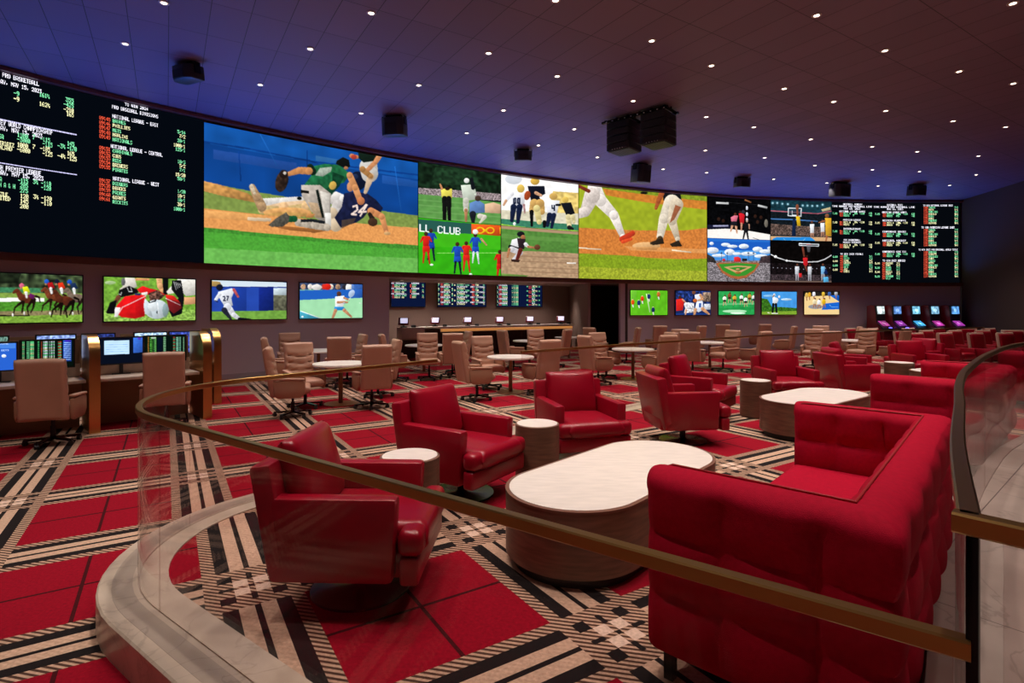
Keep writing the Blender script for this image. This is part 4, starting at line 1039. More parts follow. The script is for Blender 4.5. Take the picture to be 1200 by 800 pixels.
# ---- sliding baseball picture
c = wall_screen(239.2, 489.6, 480, 280, 'large video wall picture of a baseball player in green tagging a sliding runner', '#1553a2', z1=ZT-.05)
c.view(230, 130, 4)
p, e, l, m = c.p, c.e, c.l, c.limb
p('#17549a', [30, 60, 1045, 230, 1045, 330, 30, 150], n=.10, ns=22); p('#114384', [30, 150, 1045, 320, 1045, 500, 30, 360], n=.12, ns=30)
l('#0e3a7c', 8, [35, 145, 250, 178, 560, 240, 1045, 300], al=.8); p('#4c5fa6', [80, 180, 470, 245, 470, 285, 80, 225], al=.35); p('#3f6cb5', [870, 300, 1045, 330, 1045, 360, 870, 340], al=.4)
l('#0d3470', 6, [520, 185, 520, 300]); l('#0f3c80', 5, [200, 190, 210, 330]); l('#2b70c0', 5, [300, 110, 380, 260], al=.5); l('#2b70c0', 5, [930, 260, 960, 470], al=.5)
p('#7d97a0', [560, 210, 700, 235, 690, 250, 560, 235], al=.25)
p('#7a8d4a', [30, 330, 200, 365, 560, 425, 1045, 490, 1045, 570, 30, 470], n=.10, ns=5); p('#c88a52', [30, 328, 110, 345, 240, 385, 330, 440, 130, 400, 30, 375], n=.15, ns=9, al=.85)
p('#d59257', [30, 455, 400, 495, 1045, 548, 1045, 640, 600, 600, 30, 548], n=.09, ns=3); p('#e0a668', [40, 462, 330, 492, 330, 520, 40, 500], n=.1, ns=4, al=.6)
p('#4f9a3a', [30, 545, 600, 597, 1045, 630, 1045, 770, 30, 730], n=.09, ns=3); p('#7cb865', [30, 640, 1045, 690, 1045, 770, 30, 730], n=.12, ns=5, al=.6)
p('#3f7e30', [30, 545, 600, 597, 1045, 630, 1045, 650, 600, 615, 30, 563], n=.2, ns=3, al=.7)
c.view(290, 170, 7.06)
p('#d8bfa0', [0, 595, 200, 605, 190, 632, 0, 622]); p('#8c5a30', [120, 650, 420, 680, 700, 700, 560, 725, 330, 700], al=.8)
m('#dcd6cf', [440, 455, 60, 300, 470, 75, 140, 470, 60], n=.05); m('#e6b98a', [500, 510, 110, 300, 510, 80, 120, 540, 60], n=.12, ns=4, al=.75); e('#dd9f62', 330, 560, 200, 45, n=.15, ns=5, al=.8)
m('#a98a68', [40, 345, 50, 80, 430, 70, 120, 510, 80], n=.1); m('#cbb9a0', [35, 340, 36, 60, 400, 24])
m('#c9c2bd', [740, 450, 120, 770, 470, 110, 700, 640, 120], n=.05); m('#e4dfda', [730, 420, 70, 790, 440, 60]); m('#cdb89c', [700, 560, 90, 730, 660, 110])
p('#1c2140', [800, 400, 870, 385, 990, 400, 1060, 450, 1120, 520, 1100, 560, 1010, 530, 960, 600, 900, 640, 770, 680, 720, 600, 780, 510], n=.2, ns=6); p('#5c4a3a', [780, 620, 900, 600, 880, 640, 780, 690], al=.7)
m('#d08d5e', [1020, 545, 60, 1110, 590, 52, 1150, 720, 34]); e('#caa070', 1155, 730, 28, 14); m('#2c2320', [1010, 570, 30, 1050, 640, 50, 1040, 640, 60]); e('#4a3426', 1035, 635, 40, 34)
l('#f1d9cc', 16, [868, 510, 905, 500, 910, 535, 862, 572, 905, 575]); l('#f1d9cc', 16, [985, 490, 920, 555, 985, 550]); l('#f1d9cc', 14, [990, 490, 930, 590])
e('#131b33', 915, 295, 62, 78, -15); e('#2b3a5e', 890, 260, 26, 22, al=.8); e('#c98d66', 850, 345, 28, 40)
m('#c4c0ba', [1000, 180, 150, 1010, 240, 140, 1040, 260, 60]); m('#cbb094', [1020, 260, 60, 975, 390, 30]); m('#a97c4c', [950, 200, 50, 1020, 260, 40]); p('#15241c', [915, 50, 1100, 60, 1090, 90, 1060, 130, 960, 145, 920, 110]); m('#c88058', [860, 90, 36, 905, 100, 30]); e('#b04436', 880, 100, 24, 20); m('#c88a60', [1090, 90, 46, 1060, 140, 40, 1000, 200, 36])
p('#256b44', [500, 185, 640, 155, 760, 165, 850, 240, 800, 310, 730, 330, 700, 410, 600, 360, 470, 330, 530, 250], n=.22, ns=6); p('#123b28', [700, 220, 800, 260, 760, 340, 690, 420, 640, 370, 700, 330], n=.3, ns=5, al=.85)
p('#a8b2a4', [600, 190, 700, 180, 690, 220, 620, 262, 560, 250], n=.1); m('#142a20', [520, 180, 50, 540, 220, 60]); e('#c8a454', 705, 335, 30, 36, 20)
p('#141716', [740, 130, 790, 100, 840, 125, 848, 175, 820, 200, 730, 155]); e('#b07a54', 815, 190, 18, 14)
m('#c88a58', [510, 215, 62, 430, 210, 56, 340, 240, 36]); e('#3a2a22', 285, 300, 52, 90, 15, n=.4, ns=5); e('#2a1e1a', 300, 240, 36, 34); e('#cfc6bd', 310, 232, 14, 14)
m('#cf9162', [845, 250, 52, 890, 350, 52, 935, 470, 48]); e('#c07a52', 938, 462, 32, 34)
p('#aaa096', [445, 330, 600, 330, 690, 400, 685, 600, 680, 700, 625, 640, 560, 600, 540, 560, 500, 500, 450, 420], n=.1, ns=7); p('#c7c0b6', [600, 380, 680, 400, 680, 680, 640, 620], n=.06); l('#17201c', 22, [575, 370, 600, 480, 625, 600]); p('#e0ddd6', [640, 560, 690, 560, 690, 700, 650, 690])
p('#b89a78', [500, 470, 580, 480, 620, 600, 560, 600, 540, 560], n=.1, al=.8); m('#b6aa9a', [420, 640, 60, 560, 660, 70, 660, 680, 60], n=.08); l('#20242a', 24, [440, 625, 540, 622, 640, 640]); m('#1d5a38', [350, 610, 52, 390, 610, 52]); p('#5b574e', [175, 660, 230, 610, 320, 555, 350, 590, 340, 640, 290, 675, 200, 675], n=.2); p('#181614', [440, 370, 510, 380, 510, 400, 440, 395]); e('#0f1512', 430, 440, 20, 14); p('#ba8350', [500, 560, 560, 570, 540, 600, 480, 600])
finish(c)

# ---- four pictures: golf, football, football club soccer, catcher
def zmid(px): return None
ZM = ZB+(ZT-ZB)*.497
c = wall_screen(490.4, 586.6, 250, 190, 'video wall picture of golfers on a green fairway, upper left of the four-way block', '#14251a', ZM+.002, ZT)
c.view(480, 180, 5); p, e, l, m = c.p, c.e, c.l, c.limb
p('#16281a', [50, 40, 540, 100, 540, 260, 50, 260], n=.5, ns=9); p('#24402a', [150, 80, 380, 100, 420, 190, 130, 180], n=.4, ns=7, al=.7)
p('#8d8082', [50, 200, 300, 215, 540, 235, 540, 275, 50, 240], n=.5, ns=2); p('#5d8f4c', [50, 236, 300, 258, 540, 285, 540, 430, 50, 400], n=.08, ns=9)
for y in (270, 300, 335, 370): l('#77a663', 8, [50, y, 540, y+35], al=.5)
p('#d9b292', [440, 295, 490, 285, 540, 300, 540, 350, 440, 345]); p('#46803c', [50, 385, 540, 415, 540, 430, 50, 410])
p('#e6d860', [183, 205, 250, 205, 248, 262, 188, 258]); m('#c98d62', [190, 205, 14, 180, 180, 10]); m('#161616', [205, 262, 30, 205, 385, 20]); m('#161616', [230, 262, 30, 234, 388, 18])
e('#2a1d18', 222, 205, 14, 10); p('#c9d2c2', [300, 185, 370, 180, 385, 270, 315, 275]); e('#ecece8', 334, 158, 16, 15); m('#c6c4b8', [330, 275, 36, 330, 330, 30]); m('#b07e5c', [330, 330, 20, 330, 400, 12]); m('#c9d2c2', [375, 210, 20, 385, 240, 14])
p('#6485b8', [350, 290, 400, 270, 438, 295, 440, 345, 350, 350]); e('#4a3a30', 400, 262, 18, 16); m('#20242c', [370, 355, 40, 372, 405, 16]); m('#d6d0c0', [410, 365, 30, 440, 370, 24, 410, 405, 10]); m('#161a20', [362, 150, 20, 372, 200, 24])
finish(c)
c = wall_screen(587.4, 677.6, 250, 190, 'video wall picture of football players running with the ball on a white background', '#eeeeea', ZM+.002, ZT)
c.view(480, 180, 5); p, e, l, m = c.p, c.e, c.l, c.limb
p('#f2f0ee', [530, 110, 995, 165, 995, 330, 530, 300], n=.05, ns=12); p('#d8bb70', [840, 220, 995, 230, 995, 400, 800, 390], n=.2, ns=9); p('#cfc8b0', [530, 330, 995, 350, 995, 420, 530, 400], n=.1, ns=8); p('#3e7c62', [535, 380, 995, 415, 995, 450, 535, 430], n=.1, ns=5)
p('#8fc04a', [535, 410, 700, 432, 995, 448, 995, 480, 535, 455], n=.15, ns=4); e('#8a9ab0', 610, 150, 50, 30, al=.4)
e('#d9b75e', 652, 205, 22, 24); p('#e8e8ee', [595, 225, 680, 230, 670, 310, 600, 310]); m('#e8e8ee', [600, 235, 26, 568, 275, 14]); m('#d0a080', [566, 275, 16, 552, 300, 12]); m('#1a2440', [610, 312, 36, 600, 390, 22]); m('#1a2440', [645, 312, 36, 635, 400, 20]); e('#eeeeee', 615, 410, 8, 10); l('#14203c', 9, [612, 262, 622, 262, 622, 290, 612, 290, 612, 262]); l('#14203c', 9, [634, 262, 646, 262, 646, 290, 634, 290, 634, 262]); m('#b08888', [670, 300, 14, 675, 345, 10])
e('#c9a24a', 735, 162, 26, 22); p('#141826', [692, 190, 790, 190, 795, 235, 760, 255, 780, 285, 715, 285, 700, 230]); e('#a34a28', 690, 245, 18, 28, 15); m('#c9a060', [730, 290, 50, 715, 335, 30]); m('#c9a060', [765, 290, 50, 775, 340, 36]); m('#141414', [715, 340, 24, 716, 420, 14]); m('#d8c88a', [745, 320, 40, 760, 400, 30]); m('#141414', [790, 400, 22, 790, 425, 18]); m('#d0a080', [740, 230, 20, 770, 245, 16])
e('#cfa860', 842, 250, 24, 20); p('#e8e8ee', [802, 270, 880, 275, 862, 355, 808, 355]); m('#1a2440', [820, 360, 32, 808, 420, 18]); m('#1a2440', [845, 360, 28, 832, 432, 16]); l('#14203c', 8, [835, 300, 835, 320, 850, 320]); l('#14203c', 8, [848, 300, 848, 335])
e('#d9b75e', 912, 270, 20, 18); p('#181a22', [885, 290, 945, 285, 968, 350, 920, 365]); m('#181a22', [880, 300, 14, 860, 300, 12]); m('#d8ca9a', [930, 370, 34, 935, 420, 26]); m('#d8ca9a', [955, 370, 30, 962, 400, 18]); m('#222222', [935, 432, 26, 955, 440, 14])
finish(c)
c = wall_screen(490.4, 586.6, 250, 190, 'video wall picture of a soccer match in red and blue under an advertising board', '#37a01c', ZB, ZM-.002)
c.view(480, 180, 5); p, e, l, m = c.p, c.e, c.l, c.limb
p('#38a518', [50, 440, 545, 475, 545, 725, 50, 710], n=.06, ns=12); p('#56b828', [50, 440, 545, 475, 545, 560, 50, 540], al=.4); p('#2b5a50', [50, 385, 362, 410, 362, 470, 50, 455]); l('#8fce6a', 4, [160, 582, 545, 580]); p('#e05c24', [362, 412, 545, 420, 545, 482, 362, 470])
c.text(58, 412, 302, 46, 'LL CLUB', '#f4f4f4')
for cx_ in (412, 472):
    for t in range(14):
        a, a2 = R(t*360/14), R((t+1)*360/14); l('#f0c020', 8, [cx_+22*math.cos(a), 450+17*math.sin(a), cx_+22*math.cos(a2), 450+17*math.sin(a2)])
l('#f0c020', 8, [430, 460, 455, 441]); l('#f0c020', 8, [430, 441, 455, 460]); p('#f0c020', [528, 432, 545, 433, 545, 470, 528, 470])
def foot(x, y, s, shirt, legs):
    e('#4a3022', x, y, 11*s, 12*s); p(shirt, [x-20*s, y+12*s, x+20*s, y+12*s, x+16*s, y+68*s, x-16*s, y+68*s]); m(shirt, [x-18*s, y+20*s, 12*s, x-30*s, y+45*s, 8*s]); m(shirt, [x+18*s, y+20*s, 12*s, x+30*s, y+42*s, 8*s]); p(shirt, [x-18*s, y+68*s, x+20*s, y+68*s, x+22*s, y+100*s, x-20*s, y+100*s]); m(legs, [x-10*s, y+100*s, 13*s, x-16*s, y+160*s, 8*s]); m(legs, [x+12*s, y+100*s, 13*s, x+20*s, y+165*s, 8*s])
foot(125, 452, 1.05, '#2046a8', '#18203a'); foot(97, 470, 1.05, '#d42a20', '#c82820'); foot(385, 478, 1.0, '#2450b4', '#d6dbe8'); e('#f0f0f0', 385, 458, 16, 15); foot(332, 525, 1.0, '#d62c22', '#d02a22'); foot(280, 530, 1.05, '#2450b4', '#161c30'); foot(528, 575, 1.0, '#cc2420', '#c82420'); m('#c89070', [420, 500, 12, 450, 535, 9]); e('#f5f5f5', 358, 705, 9, 6); e('#f5f5f5', 130, 650, 10, 6)
finish(c)
c = wall_screen(587.4, 677.6, 250, 190, 'video wall picture of a crouching baseball catcher, lower right of the four-way block', '#a68a6e', ZB, ZM-.002)
c.view(480, 180, 5); p, e, l, m = c.p, c.e, c.l, c.limb
p('#55823e', [535, 440, 995, 475, 995, 590, 535, 575], n=.1, ns=8); p('#6c9650', [535, 470, 995, 500, 995, 520, 535, 495], al=.5); p('#a98c70', [535, 575, 700, 570, 995, 585, 995, 735, 535, 715], n=.12, ns=6)
for y in (600, 630, 665, 690): l('#8c6f58', 7, [650, y, 995, y+12], al=.6)
p('#6f8c4a', [535, 700, 700, 712, 680, 722, 535, 716]); l('#ece4da', 8, [920, 640, 975, 642])
e('#1c1c22', 652, 472, 22, 16); e('#a8704e', 665, 492, 14, 16); p('#e2e0e2', [600, 505, 640, 492, 690, 535, 640, 570, 585, 560]); p('#30242a', [630, 495, 680, 500, 672, 560, 640, 555]); m('#1d1d22', [590, 545, 22, 640, 560, 18]); m('#e2e0e2', [680, 530, 22, 695, 545, 16]); m('#b47c58', [695, 545, 14, 735, 552, 12]); e('#6c4630', 748, 548, 18, 16); m('#cfccd0', [600, 560, 34, 650, 580, 30, 612, 618, 20]); m('#6a2a24', [650, 565, 26, 630, 620, 18]); m('#b47c58', [585, 560, 16, 575, 605, 12]); p('#3b2620', [595, 618, 650, 622, 640, 636, 598, 632])
finish(c)

# ---- base runner legs
c = wall_screen(678.4, 828.3, 420, 250, 'large video wall picture of two baseball players’ legs at a base on orange dirt', '#98a02c')
c.view(670, 200, 3.75); p, e, l, m = c.p, c.e, c.l, c.limb
p('#95a22a', [30, 60, 598, 120, 598, 260, 30, 262], n=.08, ns=10); p('#c07a34', [135, 75, 300, 100, 598, 132, 598, 172, 330, 140, 150, 108], n=.1, ns=6); p('#7d8f2a', [130, 70, 598, 115, 598, 135, 300, 102, 130, 78], n=.15, ns=5)
p('#c4793c', [30, 250, 300, 262, 500, 262, 598, 250, 598, 390, 30, 370], n=.12, ns=4); p('#d89a62', [230, 330, 598, 345, 598, 362, 260, 350], n=.1, al=.7); l('#e6d9c0', 5, [30, 338, 130, 346]); l('#e6d9c0', 5, [440, 348, 525, 358])
p('#7f9626', [30, 362, 250, 372, 400, 390, 598, 385, 598, 490, 30, 478], n=.13, ns=3); p('#a8a83c', [30, 420, 598, 440, 598, 490, 30, 478], n=.25, ns=3, al=.55)
e('#dcab78', 328, 330, 62, 17); p('#c98f58', [268, 335, 385, 335, 370, 348, 285, 346], al=.8)
m('#eae0d8', [100, 75, 60, 125, 130, 56, 185, 195, 42, 225, 290, 24], n=.05); m('#d9ccc4', [90, 110, 70, 60, 180, 46, 30, 190, 40], n=.06); m('#c04028', [222, 300, 26, 268, 275, 22]); m('#e0552e', [225, 312, 16, 262, 300, 12]); m('#7a3426', [35, 70, 14, 75, 90, 16])
p('#17181c', [400, 95, 478, 105, 482, 130, 450, 140, 402, 130]); m('#a85c34', [395, 100, 24, 380, 135, 20, 370, 165, 14]); m('#ddd0bc', [440, 140, 70, 405, 210, 44, 388, 290, 30], n=.05); m('#d2c2aa', [460, 150, 60, 440, 220, 40, 465, 300, 22], n=.05); p('#8f4a2c', [455, 150, 480, 160, 450, 215, 430, 230], al=.8); m('#4c3c28', [388, 298, 24, 375, 315, 20, 350, 318, 12]); p('#352a20', [350, 312, 400, 295, 406, 320, 355, 327]); p('#352a20', [430, 322, 470, 305, 486, 332, 440, 334]); e('#161616', 318, 98, 16, 6)
finish(c)

# ---- four pictures: cage fight, basketball, stadium, dunk
c = wall_screen(829.2, 902.4, 210, 170, 'video wall picture of a cage fight on a white mat', '#050507', ZM+.05, ZT)
c.view(825, 228, 7.5); p, e, l, m = c.p, c.e, c.l, c.limb
p('#08080a', [28, 30, 585, 45, 585, 345, 28, 310], n=.6, ns=6); p('#1a1c34', [28, 265, 240, 265, 240, 298, 28, 298]); p('#a8a8c8', [80, 268, 215, 266, 215, 280, 80, 282]); l('#cfcfcf', 18, [108, 73, 218, 78]); l('#bdbdbd', 18, [472, 95, 556, 115]); l('#2a2a2c', 3, [218, 70, 470, 90])
p('#efe9e2', [28, 305, 200, 298, 400, 318, 585, 350, 585, 418, 28, 412], n=.03, ns=9); l('#8a5a3a', 14, [358, 46, 415, 70])
for y in (118, 172, 222): e('#d8dce8', 377, y, 10, 18)
for x, y in ((130, 215), (170, 230), (450, 190), (470, 240), (500, 200)): e('#4a2c20', x, y, 14, 16, al=.7)
p('#e07a90', [235, 200, 270, 180, 300, 185, 285, 240, 240, 235]); e('#5a3020', 275, 172, 12, 12); m('#d8a080', [250, 270, 22, 235, 320, 12]); m('#d8a080', [280, 270, 22, 290, 335, 12]); p('#222028', [238, 235, 288, 235, 292, 275, 236, 268])
p('#d02430', [305, 165, 340, 160, 358, 180, 350, 255, 318, 255]); m('#c89078', [330, 255, 20, 328, 310, 12]); e('#403028', 318, 152, 10, 10); e('#3c3c44', 344, 152, 16, 16)
p('#16171c', [350, 250, 388, 245, 398, 285, 385, 330, 350, 330]); m('#16171c', [358, 330, 18, 342, 395, 10]); m('#16171c', [378, 330, 18, 390, 400, 10]); e('#c0a090', 378, 232, 10, 12); m('#c09078', [396, 262, 12, 398, 300, 9]); e('#a8a090', 545, 252, 16, 36, al=.7); l('#3a3a3a', 4, [430, 378, 500, 400])
finish(c)
c = wall_screen(903.2, 974.4, 210, 170, 'video wall picture of a basketball game above a blue court', '#102028', ZM+.05, ZT)
c.view(825, 228, 7.5); p, e, l, m = c.p, c.e, c.l, c.limb
p('#183842', [585, 45, 1130, 55, 1130, 175, 585, 150], n=.3, ns=8)
for x, y in ((605, 75), (645, 75), (690, 82), (738, 85), (868, 97), (910, 98), (952, 100), (995, 100), (1042, 90)): e('#bfe6f4', x, y, 9, 9); e('#4a8090', x, y, 20, 18, al=.3)
l('#b06070', 9, [585, 142, 800, 155, 1000, 168, 1120, 145]); p('#141c22', [585, 155, 1130, 180, 1130, 270, 585, 260], n=.4, ns=4); l('#4a78b0', 10, [585, 212, 800, 220, 1000, 235]); p('#5a4a44', [585, 255, 1130, 290, 1130, 368, 585, 352], n=.65, ns=2.4)
p('#c8a078', [585, 362, 1130, 375, 1130, 425, 585, 412], n=.06); p('#2a86d0', [640, 372, 940, 372, 1000, 425, 585, 415, 610, 385]); l('#a8d0f0', 4, [700, 385, 720, 402, 870, 405, 890, 385])
p('#3a4a56', [745, 120, 852, 125, 850, 190, 742, 185], al=.6); l('#e8eef4', 8, [742, 118, 855, 123, 852, 190, 740, 185, 742, 118]); l('#e8eef4', 5, [775, 140, 775, 180, 830, 182]); p('#16284a', [780, 215, 803, 215, 808, 365, 772, 365]); e('#8a5038', 820, 110, 14, 26); m('#8a5038', [820, 130, 14, 822, 190, 18]); p('#e0b424', [808, 190, 842, 192, 850, 275, 820, 275])
for x, y in ((948, 250), (1040, 240)): e('#6a4030', x, y-8, 10, 12); p('#e6e8ee', [x-17, y+8, x+20, y+8, x+18, y+90, x-15, y+90]); m('#b08068', [x-5, y+90, 12, x-8, y+125, 8]); m('#b08068', [x+10, y+90, 12, x+12, y+128, 8])
e('#8a5a40', 1080, 185, 18, 18); p('#d8a430', [1062, 205, 1118, 205, 1118, 365, 1070, 365]); m('#a86a48', [1062, 230, 14, 1010, 245, 10]); m('#a86a48', [1078, 365, 20, 1070, 408, 12]); p('#c8b890', [1030, 130, 1110, 110, 1112, 135, 1040, 150])
finish(c)
c = wall_screen(829.2, 902.4, 210, 170, 'video wall picture of a baseball stadium under a cloudy blue sky', '#2a6cc0', ZB, ZM+.046)
c.view(825, 228, 7.5); p, e, l, m = c.p, c.e, c.l, c.limb
p('#1f5cb4', [28, 410, 585, 418, 585, 500, 28, 500]); p('#4a90d8', [28, 490, 585, 490, 585, 580, 28, 580], n=.08, ns=9)
for x, y, a, b_ in ((75, 490, 55, 28), (68, 430, 18, 15), (190, 440, 40, 16), (250, 455, 46, 14), (350, 455, 44, 22), (225, 505, 45, 28), (470, 480, 44, 22), (545, 500, 60, 20), (390, 520, 70, 18), (130, 535, 60, 14), (290, 520, 40, 14), (500, 540, 60, 16), (575, 470, 20, 14)): e('#e6edf6', x, y, a, b_, n=.08, ns=4); e('#b9c8dc', x+4, y+b_*.5, a*.7, b_*.35)
p('#7a7478', [28, 575, 585, 580, 585, 780, 28, 780], n=.55, ns=2.2); p('#3a3434', [28, 520, 90, 555, 110, 600, 28, 590], n=.3, ns=3); p('#4a3c40', [500, 545, 585, 530, 585, 600, 480, 600], n=.4, ns=3); p('#d83438', [265, 548, 300, 545, 325, 560, 325, 592, 265, 590]); e('#c83440', 175, 573, 14, 12); p('#202428', [335, 560, 380, 562, 380, 582, 335, 582])
for x in (155, 205, 390, 435): l('#28344a', 4, [x, 500, x, 590]); l('#28344a', 7, [x-8, 514, x+8, 514])
p('#a0603c', [105, 605, 130, 596, 470, 596, 490, 610, 440, 680, 370, 730, 300, 742, 230, 728, 160, 685], n=.08, ns=4); p('#3c8a30', [130, 610, 300, 600, 465, 612, 440, 660, 365, 708, 300, 718, 240, 708, 165, 665]); p('#c89a6c', [175, 635, 300, 622, 425, 632, 330, 680, 300, 695, 265, 680]); p('#3c8a30', [215, 642, 298, 633, 385, 640, 300, 672]); e('#c89a6c', 298, 655, 18, 8); e('#a8703c', 300, 685, 26, 10)
finish(c)
c = wall_screen(903.2, 974.4, 210, 170, 'video wall picture of a player in red dunking in a dark arena', '#070606', ZB, ZM+.046)
c.view(825, 228, 7.5); p, e, l, m = c.p, c.e, c.l, c.limb
p('#0b0808', [585, 420, 1135, 430, 1135, 600, 585, 600], n=.4, ns=8); l('#d8d8dc', 9, [588, 525, 640, 552, 730, 580, 860, 594, 1000, 588, 1060, 568, 1122, 530]); e('#ffffff', 630, 545, 14, 12); e('#ffffff', 728, 580, 10, 9)
p('#181214', [585, 600, 1135, 610, 1135, 700, 585, 700], n=.7, ns=3); p('#3c3236', [585, 700, 1135, 705, 1135, 755, 585, 750], n=.8, ns=2.4); p('#6d5a52', [585, 752, 1135, 758, 1135, 785, 585, 785])
for k in range(14): e('#a8a8b8', 610+k*38, 655+abs(k-7)*-2, 4, 4)
l('#dfe6ee', 9, [835, 430, 1010, 438]); l('#dfe6ee', 7, [835, 430, 838, 446, 1005, 454, 1010, 438]); l('#c8505c', 5, [900, 440, 945, 440]); p('#8a8a92', [900, 445, 940, 445, 930, 505, 910, 505], al=.6)
m('#7a4030', [868, 465, 18, 880, 540, 16]); m('#7a4030', [905, 540, 14, 900, 580, 12]); p('#c8242c', [870, 555, 910, 550, 912, 610, 895, 640, 872, 610]); m('#7a4030', [890, 630, 16, 905, 670, 12]); e('#3c2018', 903, 545, 9, 11)
for x, y, cl_ in ((820, 630, '#cfd2da'), (930, 632, '#cfd2da'), (1045, 630, '#7fb8e4')): e('#6a4030', x, y-14, 9, 11); p(cl_, [x-18, y, x+16, y, x+14, y+70, x-18, y+70]); m('#a8a8b0', [x-8, y+70, 12, x-10, y+120, 8]); m('#a8a8b0', [x+8, y+70, 12, x+8, y+120, 8])
p('#d02c30', [832, 690, 860, 690, 858, 725, 836, 725]); p('#5cb0e0', [1045, 725, 1090, 720, 1095, 765, 1050, 768]); p('#182c60', [1070, 650, 1090, 690, 1075, 700, 1050, 690])
finish(c)

# ---- right odds board
c = wall_screen(975.2, 1124.6, 620, 380, 'black odds board with dense colored columns at the right end of the video wall', '#04060a')
c.view(972, 234, 7.692); T = c.text
def hd(x0, y, x1, st): T(x0, y, x1, 16, st, WH)
hd(25, 50, 385, 'TIME NUMBER PRO BASEBALL LINE'); hd(400, 58, 770, 'TIME NUMBER PRO BASEBALL LINE'); hd(125, 33, 295, 'BASEBALL MONDAY'); hd(520, 40, 660, 'BASEBALL TUES'); hd(130, 72, 280, 'MAY 15, 2023'); hd(520, 78, 665, 'MAY 16, 2023'); hd(90, 97, 322, 'NATIONAL LEAGUE GAMES'); hd(475, 105, 695, 'AMERICAN LEAGUE GAMES')
RW = [(112, GR), (132, GR)]
def pair(x, y, cl_, off, short=False):
    n_ = '%03d' % (900+int(y) % 97)
    T(x, y, x+42, 17, '7.05', cl_); T(x+62+off, y, x+92+off, 17, n_, RD); T(x+62+off, y+19, x+92+off, 17, n_, RD)
    T(x+98+off, y, x+160+off, 17, 'METS A', cl_); T(x+98+off, y+19, x+150+off, 17, 'REDS', cl_)
    T(x+182+off, y+19, x+196+off, 17, '7', cl_)
    if not short: T(x+240+off, y, x+285+off, 17, '-110', cl_); T(x+195+off, y, x+225+off, 17, '8h', cl_)
    T(x+325+off*.2, y, x+355+off*.2, 17, '120', cl_); T(x+325+off*.2, y+19, x+355+off*.2, 17, '-40', cl_)
for y, cl_, h_ in ((115, GR, None), (195, YE, 'AMERICAN LEAGUE'), (275, GR, 'INTERLEAGUE'), (398, YE, 'MONDAY PITCHERS')):
    if h_: hd(125, y-22, 285, h_)
    pair(30, y, cl_, 0)
hd(130, 355, 280, 'PRO BASKETBALL')
for y, cl_, h_ in ((120, GR, None), (200, YE, 'WESTERN PLAYOFFS'), (300, GR, 'CONFERENCE SERIES'), (380, YE, 'NATIONAL HOCKEY'), (480, GR, 'CONFERENCE GAME SIX')):
    if h_: hd(480, y-20, 690, h_)
    pair(412, y, cl_, 8); T(500+100, y, 640, 17, '-3h', cl_); T(600, y+19, 632, 17, '+5', cl_)
hd(100, 480, 305, 'TO WIN 2023 FINALS')
for k in range(8):
    y = 500+k*19.5; cl_ = GR if (k//2) % 2 == 0 else YE
    T(97, y, 124, 17, str(440+k), RD); T(130, y, 130+(36, 52, 44, 60, 48, 40, 34, 52)[k], 17, ('HEAT', 'CELTIC', 'SUNS', 'LAKERS', 'KINGS', 'NETS', 'JAZZ', 'BUCKS')[k], cl_); T(360, y, 388, 17, ('5/1', '7/2', '9/1', '8/5')[k % 4], cl_)
    if k % 2 == 0: T(32, y+4, 76, 17, '6.00', cl_)
hd(480, 540, 685, 'TO WIN 2023 SERIES')
for k in range(8):
    y = 562+k*19.5; cl_ = YE if (k//2) % 2 == 0 else GR
    T(478, y, 504, 17, str(540+k), RD); T(508, y, 508+(64, 42, 48, 50, 58, 46, 66, 42)[k], 17, ('PANTHER', 'STARS', 'OILERS', 'KNIGHT', 'DEVILS', 'LEAFS', 'KRAKEN', 'WILD')[k], cl_); T(605, y, 635, 17, ('3/1', '5/2', '7/1', '4/1')[k % 4], cl_)
    if k % 2 == 0: T(412, y+2, 455, 17, '5.00', cl_)
names_ = ['BRAVES', 'METS', 'PADRES', 'CUBS', 'REDS', 'GIANTS', 'MARLINS', 'ASTROS', 'TWINS', 'RAYS', 'ORIOLES', 'ROYALS']
for y0, n_, h0, h1, hy, ht in ((62, 8, 845, 1112, 45, 'TO WIN NATIONAL LEAGUE 2023'), (262, 8, 830, 1128, 242, 'TO WIN AMERICAN LEAGUE 2023'), (462, 12, 803, 1155, 441, 'TO WIN 2023 PRO BASEBALL WORLD TITLE')):
    hd(h0, hy, h1, ht)
    for k in range(n_):
        y = y0+k*19.9; cl_ = (GR, YE)[k % 2]; nm = names_[(k*5+n_) % 12]
        T(848, y, 888, 18, str(1100+k*7), RD); T(893, y, 893+len(nm)*12, 17, nm, cl_); T(1128, y, 1160, 17, ('7/2', '9/1', '20/1', '50/1')[k % 4], cl_)
finish(c, blur=0, gain=1.25)

# ---- wall televisions
GT = 'televisions along the lower wall'
def tv(px0, px1, label, bg):
    return flat_tv(wallp(px0), wallp(px1), 1.495, 2.465, 192, 108, label, bg, GT, off=.0)
c = tv(-26, 96.3, 'wall television at the far left showing horses and jockeys racing', '#5c8a38')
c.view(0, 315, 11.94); p, e, l, m = c.p, c.e, c.l, c.limb
p('#3a4630', [-400, 40, 1150, 85, 1150, 340, -400, 340], n=.7, ns=7); p('#1c2418', [-400, 40, 300, 60, 250, 200, -400, 200], n=.5, ns=6, al=.8); p('#3f7a56', [-400, 255, 600, 270, 600, 335, -400, 325], n=.2, ns=3); p('#7f9a48', [-400, 330, 1150, 345, 1150, 410, -400, 400], n=.1); l('#f2efec', 52, [-400, 432, 620, 430]); p('#4f8a30', [-400, 460, 1150, 460, 1150, 620, -400, 600], n=.2, ns=3); p('#857a58', [-400, 590, 1150, 580, 1150, 660, -400, 650], n=.15, ns=3); p('#7ba040', [-400, 655, 1150, 640, 1150, 760, -400, 775], n=.2, ns=3); l('#181410', 14, [-400, 648, 420, 652])
